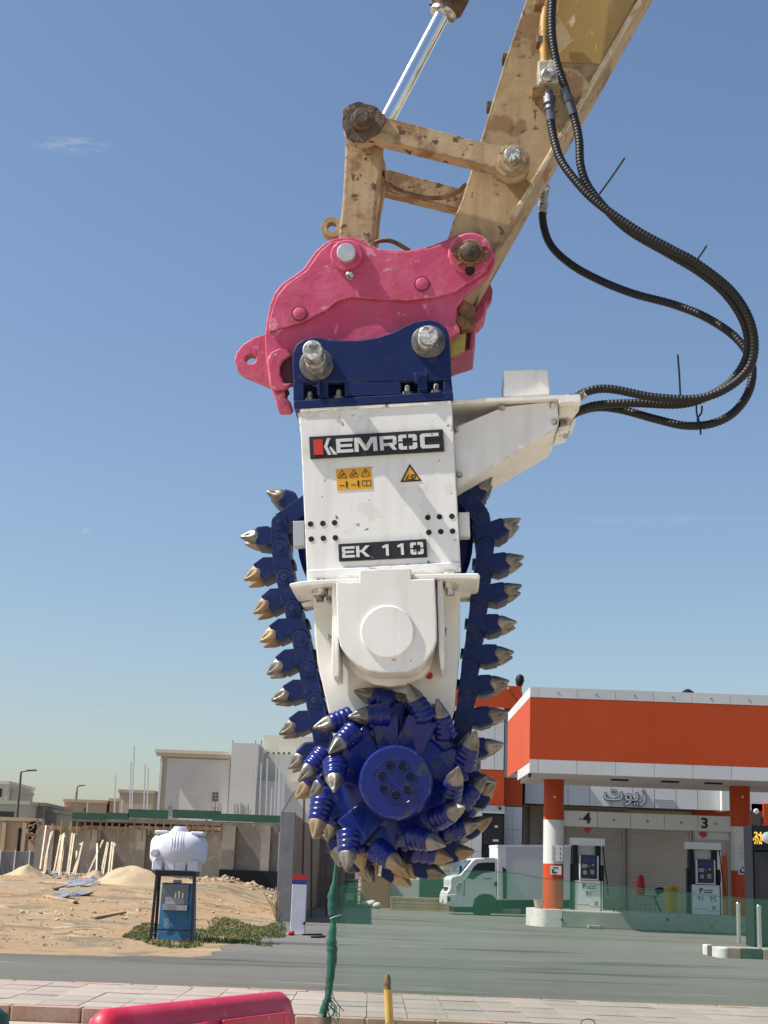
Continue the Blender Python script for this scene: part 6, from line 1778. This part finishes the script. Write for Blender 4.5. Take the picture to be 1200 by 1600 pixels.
for k, fx in enumerate((-0.66, -0.22, 0.14, 0.56)):
    MB().box((tkx + fx * L_ - 0.1, TKY - 0.02, zs_ + 0.001), (tkx + fx * L_ + 0.13, TKY + 0.76, zs_ + H_ * 0.28)).build('foot', M['tank'], tank, bev=0.03, segs=3)
p = W(240, 1335, TKY)
MB().lathe((p.x + .03, TKY + 0.05, cz_ - 0.05), (-0.1, -1, -0.1), [(0, 0.1), (0.08, 0.1), (0.12, 0.07)], 16).build('outlet_boss', M['tank'], tank, smooth=40)
# blue water cooler below
cy_ = TKY + 0.1
cl = thing('water_cooler', (W(273, 1460, cy_).x, cy_, 0), 'old blue water cooler with grey recessed front under the tank', 'water cooler')
def clb(name, m, x0, y0, x1, y1, yo, dep, bev=0, par=None):
    a, b_, c_, d_ = rect(x0, y0, x1, y1, cy_)
    if y1 > 1450: c_ = -0.01
    return MB().box((a, cy_ + yo, c_), (b_, cy_ + yo + dep, d_)).build(name, m, par or cl, bev=bev)
zz1 = W(275, 1380, cy_).z
xA0, xA1, xT0, xT1 = W(246, 1458, cy_).x, W(302, 1458, cy_).x, W(252.5, 1380, cy_).x, W(302, 1380, cy_).x
MB().add([(xA0, cy_, -.01), (xA1, cy_, -.01), (xA1, cy_ + .6, -.01), (xA0, cy_ + .6, -.01), (xT0, cy_ + .08, zz1), (xT1, cy_ + .08, zz1), (xT1, cy_ + .6, zz1), (xT0, cy_ + .6, zz1)], [(0, 3, 2, 1), (4, 5, 6, 7), (0, 1, 5, 4), (1, 2, 6, 5), (2, 3, 7, 6), (3, 0, 4, 7)]).build('cabinet', M['cooler'], cl, bev=0.015)
rp = clb('recess_panel', mat('grey_panel', (0.22, 0.23, 0.25), 0.4, col2=(0.15, 0.16, 0.18), scale=5, metal=0.4), 254, 1382, 294, 1418, 0.02, 0.09)
clb('tray', mat('pale_tray', (0.4, 0.41, 0.42), 0.4, metal=0.3), 254, 1414, 293, 1422, -0.1, 0.16)
clb('label', mat('label_sheet', (0.42, 0.42, 0.43), 0.5, col2=(0.3, 0.3, 0.3), scale=20), 258, 1402, 288, 1413, 0.01, 0.008)
for k in range(3):
    clb('tap', M['stainless'], 273 + k * 5.5, 1395 - (k % 2) * 3, 276 + k * 5.5, 1403, -0.03, 0.045)
clb('side_strip', M['cooler'], 296, 1382, 302.5, 1455, -0.012, 0.1)
clb('notice', mat('pale_blue_notice', (0.3, 0.42, 0.5), 0.6, col2=(0.06, 0.2, 0.34), scale=25), 255, 1435, 264, 1450, -0.01, 0.008)
clb('top_clutter', M['villa_white'], 268, 1375, 281, 1380, 0.2, 0.25, 0.03)

# ------------------------------------------------------------------ kiosk, bollards and traffic island at right
KX0 = W(1177, 1400, 42).x
kio = thing('cash_machine_kiosk', (KX0 + 1.2, 42, 0), 'black cash machine kiosk with yellow 24 hour lettering at the right edge', 'kiosk')
kt = W(1180, 1289, 42).z
MB().box((KX0, 42, 0), (KX0 + 0.03, 42.95, kt)).build('side_wall', M['dark'], kio, bev=0.01)
MB().box((KX0 + 0.035, 42.1, 0), (KX0 + 3.2, 42.9, kt - 0.02)).build('kiosk_body', M['dark'], kio)
MB().box((KX0 + 0.035, 41.98, W(1185, 1328, 42).z), (KX0 + 3.2, 42.09, kt - 0.01)).build('header_panel', M['dark'], kio)
MB().box((KX0 + 0.06, 42.03, 0.1), (KX0 + 1.5, 42.09, W(1185, 1329, 42).z - 0.03)).build('door_leaf', mat('kiosk_door', (0.03, 0.03, 0.035), 0.35), kio, bev=0.01)
text('24', 1184.5, 1305, 41.97, 0.22, M['atm_yellow'], kio, 'lettering', 0.03, 1, 0.004)
text('HOUR', 1184.5, 1312, 41.97, 0.1, M['atm_yellow'], kio, 'lettering', 0.02, 1, 0.004)
text('ATM', 1184.5, 1317, 41.97, 0.11, M['atm_yellow'], kio, 'lettering', 0.02, 1, 0.004)
p = W(1199.5, 1309, 41.97)
MB().lathe(p, (0, -1, 0), [(0, 0.16), (0.03, 0.16), (0.04, 0.14)], 24).build('round_emblem', M['panel'], kio, smooth=30)
ti = thing('traffic_island', (W(1160, 1498, 35).x, 36, 0), 'raised kerbed traffic island with black and white stones at the right edge', 'traffic island')
p0 = W(1114, 1497, 35)
tix = p0.x
MB().box((tix + 0.3, 35.15, -0.01), (tix + 9, 36.7, 0.2)).build('island_top', M['paver'], ti)
x = tix + 0.32
k = 0
seq = ['kerb', 'kerb_black', 'kerb', 'kerb_black', 'kerb', 'kerb_black', 'kerb', 'kerb_black', 'kerb', 'kerb_black']
for k in range(10):
    w = 0.33 if k == 0 else 0.5
    MB().box((x + 0.004, 35.0, -0.01), (x + w - 0.004, 35.145, 0.235)).build('kerb_stone', M[seq[k]], ti, bev=0.02)
    x += w
for k in range(3):
    MB().box((tix + 0.12, 35.15 + k * 0.5 + 0.004, -0.01), (tix + 0.29, 35.15 + k * 0.5 + 0.49, 0.235)).build('kerb_stone', M[['kerb_white', 'kerb_black'][k % 2]], ti, bev=0.02)
MB().lathe((tix + 0.3, 35.17, -0.01), (0, 0, 1), [(0, 0.175), (0.225, 0.175), (0.243, 0.15)], 20).build('kerb_stone', M['kerb_white'], ti, smooth=40)
for i, (px, yb, yt) in enumerate(((1154.5, 1474, 1410), (1187, 1482, 1414))):
    q = GP(px, yb, 0.2)
    zt = W(px, yt, q.y).z
    bl_ = thing('bollard', (q.x, q.y, 0.2), ['slim stainless steel bollard left of the kiosk', 'slim stainless steel bollard directly in front of the kiosk'][i], 'bollard', 'steel bollards')
    MB().cyl((q.x, q.y, 0.2), (q.x, q.y, zt - 0.05), 0.055, n=18).build('post', M['stainless'], bl_, smooth=40)
    MB().lathe((q.x, q.y, zt - 0.05), (0, 0, 1), [(0, 0.06), (0.02, 0.06), (0.045, 0.045), (0.055, 0.01)], 18).build('cap', M['stainless'], bl_, smooth=40)

# ------------------------------------------------------------------ foreground: barrier, net, posts
bl0, br0 = Vector((W(150, 1580, 7.0).x, 7.0, 0)), Vector((W(446, 1547, 8.6).x, 8.6, 0))
zt0 = W(150, 1578, 7.0).z
zt1 = W(446, 1548, 8.6).z
ax_ = (br0 - bl0)
Lb = ax_.length
ax_.normalize()
nb = Vector((ax_.y, -ax_.x, 0))              # towards the viewer
bar1 = thing('road_barrier', (bl0 + br0) / 2, 'red plastic road barrier in the foreground at bottom left', 'barrier')
def bp(u, w, z): return bl0 + ax_ * (u * Lb) + nb * w + Vector((0, 0, z))
def brow(u): 
    zt = zt0 + (zt1 - zt0) * u
    e = 0.0
    return zt
sec = [(0.24, 0.0), (0.24, 0.1), (0.13, 0.34), (0.1, 0.6), (0.095, 0.86), (0.06, 0.965), (0.02, 1.0), (-0.02, 1.0), (-0.06, 0.965), (-0.095, 0.86), (-0.1, 0.6), (-0.13, 0.34), (-0.24, 0.1), (-0.24, 0.0)]
us = [0.0, 0.004, 0.012, 0.025, 0.05, 0.5, 0.95, 0.975, 0.988, 0.996, 1.0]
rings = []
for u in us:
    e = min(u, 1 - u)
    drop = 0.0 if e > 0.045 else (1 - math.sqrt(max(0, 1 - ((0.05 - e) / 0.05) ** 2))) * 0.1
    rings.append([bp(u, w * (1 if e > 0.02 else 0.8), z * (brow(u) - drop)) for w, z in sec])
MB().ring(rings).build('barrier_shell', M['red'], bar1, smooth=40)
for u0, u1 in ((0.1, 0.42), (0.56, 0.88)):
    b = MB()
    for (ua, ub, za, zb_) in ((u0, u1, 0.84, 0.9), (u0, u1, 0.3, 0.36), (u0 - .03, u0, 0.3, 0.9), (u1, u1 + .03, 0.3, 0.9)):
        P_ = [bp(ua, 0.085, za * brow(ua)), bp(ub, 0.085, za * brow(ub)), bp(ub, 0.085, zb_ * brow(ub)), bp(ua, 0.085, zb_ * brow(ua))]
        b.add(P_ + [q + nb * 0.03 for q in P_], [(3, 2, 1, 0), (4, 5, 6, 7), (0, 1, 5, 4), (1, 2, 6, 5), (2, 3, 7, 6), (3, 0, 4, 7)])
    b.build('moulded_rib', M['red'], bar1, bev=0.008)
q = W(-20, 1600, 7.4)
gzt = W(0, 1566, 7.4).z
gb = MB().lathe((W(-55, 1600, 7.4).x, 7.4, 0), (0, 0, 1), [(0, 0.25), (0.1, 0.25), (gzt - 0.2, 0.22), (gzt - 0.06, 0.2), (gzt, 0.12), (gzt + 0.01, 0.02)], 28)
tag(gb.build('green_drum_barrier', M['greenplastic'], smooth=45, loc=(W(-55, 1600, 7.4).x, 7.4, 0)), 'dark green plastic barrier top at the bottom left corner', 'barrier')
# net post with the gathered end of the net
NY = 15.4
np_ = thing('net_post', (W(508, 1592, NY).x, NY, 0), 'thin post wrapped with gathered dark green netting below the drum', 'post')
t_ = W(529, 1318, NY)
bt = W(506, 1600, NY)
MB().bar((bt.x, NY, 0.0), t_, 0.035).build('pole', M['lamp_pole'], np_)
pts = [W(x, y, NY - 0.02) for x, y in [(526, 1335), (523, 1375), (519, 1400), (520, 1425), (521, 1440), (518, 1470), (519, 1490), (516, 1530), (514, 1550), (508, 1570), (504, 1585)]]
wd = [0.3, 0.5, 1.0, 1.1, 0.62, 1.15, 1.2, 0.85, 0.6, 0.8, 0.95]
path = spline(pts, 6)
def rfn(i, m_):
    t = i / (m_ - 1) * (len(wd) - 1)
    k = min(int(t), len(wd) - 2)
    return (wd[k] + (wd[k + 1] - wd[k]) * (t - k)) * (1 + 0.1 * math.sin(i * 1.7))
MB().tube(path, 0.044, 12, rfn).build('gathered_net', M['netcloth'], np_, smooth=60)
b = MB()
for k in range(16):
    s_ = W(512 + rr.uniform(-4, 8), 1545 + rr.uniform(0, 30), NY - 0.03)
    b.tube(spline([s_, s_ + Vector((rr.uniform(-.05, .1), -.02, -.08)), s_ + Vector((rr.uniform(-.06, .14), rr.uniform(-.04, .04), -.18))], 4), 0.004, 4)
b.build('loose_strands', M['netcloth'], np_)
sk = MB().lathe((bt.x, NY, 0), (0, 0, 1), [(0, 0.075), (W(508, 1589, NY).z, 0.075)], 14).build('post_base', M['lamp_pole'], np_, smooth=40)
q = W(523, 1434, NY - .06)
MB().tube(spline([q + Vector((-.05, 0, -.01)), q + Vector((0, -.02, 0.01)), q + Vector((.06, 0, .03))], 4), 0.0045, 5).build('tie', M['corr'], np_)
# sagging see-through net running right
m = bpy.data.materials.new('green_mesh')
m.use_nodes = True
nt = m.node_tree
N_, L_n = nt.nodes, nt.links
pb_ = N_['Principled BSDF']
pb_.inputs['Base Color'].default_value = (0.05, 0.25, 0.14, 1)
pb_.inputs['Roughness'].default_value = 0.8
tb = N_.new('ShaderNodeBsdfTransparent')
ms = N_.new('ShaderNodeMixShader')
out = N_['Material Output']
tc = N_.new('ShaderNodeTexCoord')
nz_ = N_.new('ShaderNodeTexNoise')
nz_.inputs['Scale'].default_value = 1.3
nz_.inputs['Detail'].default_value = 3
mp_ = N_.new('ShaderNodeMapping')
mp_.inputs['Scale'].default_value = (1, 1, 0.35)
L_n.new(tc.outputs['Object'], mp_.inputs['Vector'])
L_n.new(mp_.outputs[0], nz_.inputs['Vector'])
mr = N_.new('ShaderNodeMapRange')
mr.inputs['From Min'].default_value = 0.3
mr.inputs['From Max'].default_value = 0.7
mr.inputs['To Min'].default_value = 0.17
mr.inputs['To Max'].default_value = 0.29
L_n.new(nz_.outputs[0], mr.inputs['Value'])
L_n.new(mr.outputs[0], ms.inputs[0])
L_n.new(tb.outputs[0], ms.inputs[1])
L_n.new(pb_.outputs[0], ms.inputs[2])
L_n.new(ms.outputs[0], out.inputs['Surface'])
topc = [(523, 1385), (560, 1378), (620, 1366), (690, 1361), (790, 1363), (848, 1372), (900, 1378), (1000, 1388), (1100, 1398), (1200, 1407), (1330, 1416)]
tp = spline([W(x, y, NY - 0.02) for x, y in topc], 8)
rows_ = 14
vsn, fsn = [], []
for i, t in enumerate(tp):
    for j in range(rows_ + 1):
        v = j / rows_
        z = t.z * (1 - v) + 0.12 * v
        y = NY - 0.02 + 0.05 * math.sin(i * 0.13 + v * 2.0) * v + 0.01 * math.sin(i * 0.31 + 1.0) - 0.25 * math.sin(v * math.pi) * 0.3
        vsn.append((t.x, y, z))
for i in range(len(tp) - 1):
    for j in range(rows_):
        a = i * (rows_ + 1) + j
        fsn.append((a, a + 1, a + rows_ + 2, a + rows_ + 1))
nr = thing('safety_net', (tp[0].x, NY, 0.12), 'thin see-through green safety net sagging to the right of its post', 'net')
MB().add(vsn, fsn).build('net_mesh', m, nr, smooth=80)
MB().tube([Vector(vsn[i * (rows_ + 1)]) for i in range(len(tp))], 0.003, 5).build('top_cord', M['netcloth'], nr)
q = W(1215, 1600, NY)
MB().bar((W(1336, 1600, NY).x, NY, 0), (W(1330, 1400, NY).x, NY, tp[-1].z + 0.1), 0.04).build('end_post', M['lamp_pole'], nr)
# yellow pipe
YY = 9.0
p1, p0 = W(605, 1525, YY), W(609, 1600, YY)
dd = (p1 - p0).normalized()
yp = thing('yellow_pipe', (p0.x, YY, 0), 'upright yellow metal pipe with rusty tip at bottom centre', 'pipe')
q0 = p0 + dd * (-p0.z / dd.z)
MB().cyl(q0, W(606, 1546, YY), 0.024, n=20).build('pipe', M['yellowpipe'], yp, smooth=40)
q = W(606, 1546, YY)
MB().lathe(q, dd, [(0, 0.02), (0.03, 0.018), (0.031, 0.021), (0.07, 0.019), (0.083, 0.012)], 14).build('threaded_tip', M['brass'], yp, smooth=40)
q = W(614, 1597, YY - .03)
MB().tube(spline([q + Vector((-.05, 0.0, -.02)), q + Vector((0, -.01, 0.012)), q + Vector((.03, 0, -.03)), q + Vector((.03, 0, -.09))], 5), 0.003, 5).build('wire', M['lamp_pole'], yp)
# loop of wire on the kerb
q = GP(919, 1600, 0.16)
b = MB()
lp = [q + Vector((0.075 * math.cos(a * .35), 0.01 * math.sin(a), 0.05 * math.sin(a * .35))) for a in range(19)]
b.tube(lp, 0.006, 6)
tag(b.build('wire_loop', M['lamp_pole'], loc=q), 'small loop of wire on the kerb at the bottom right', 'wire')
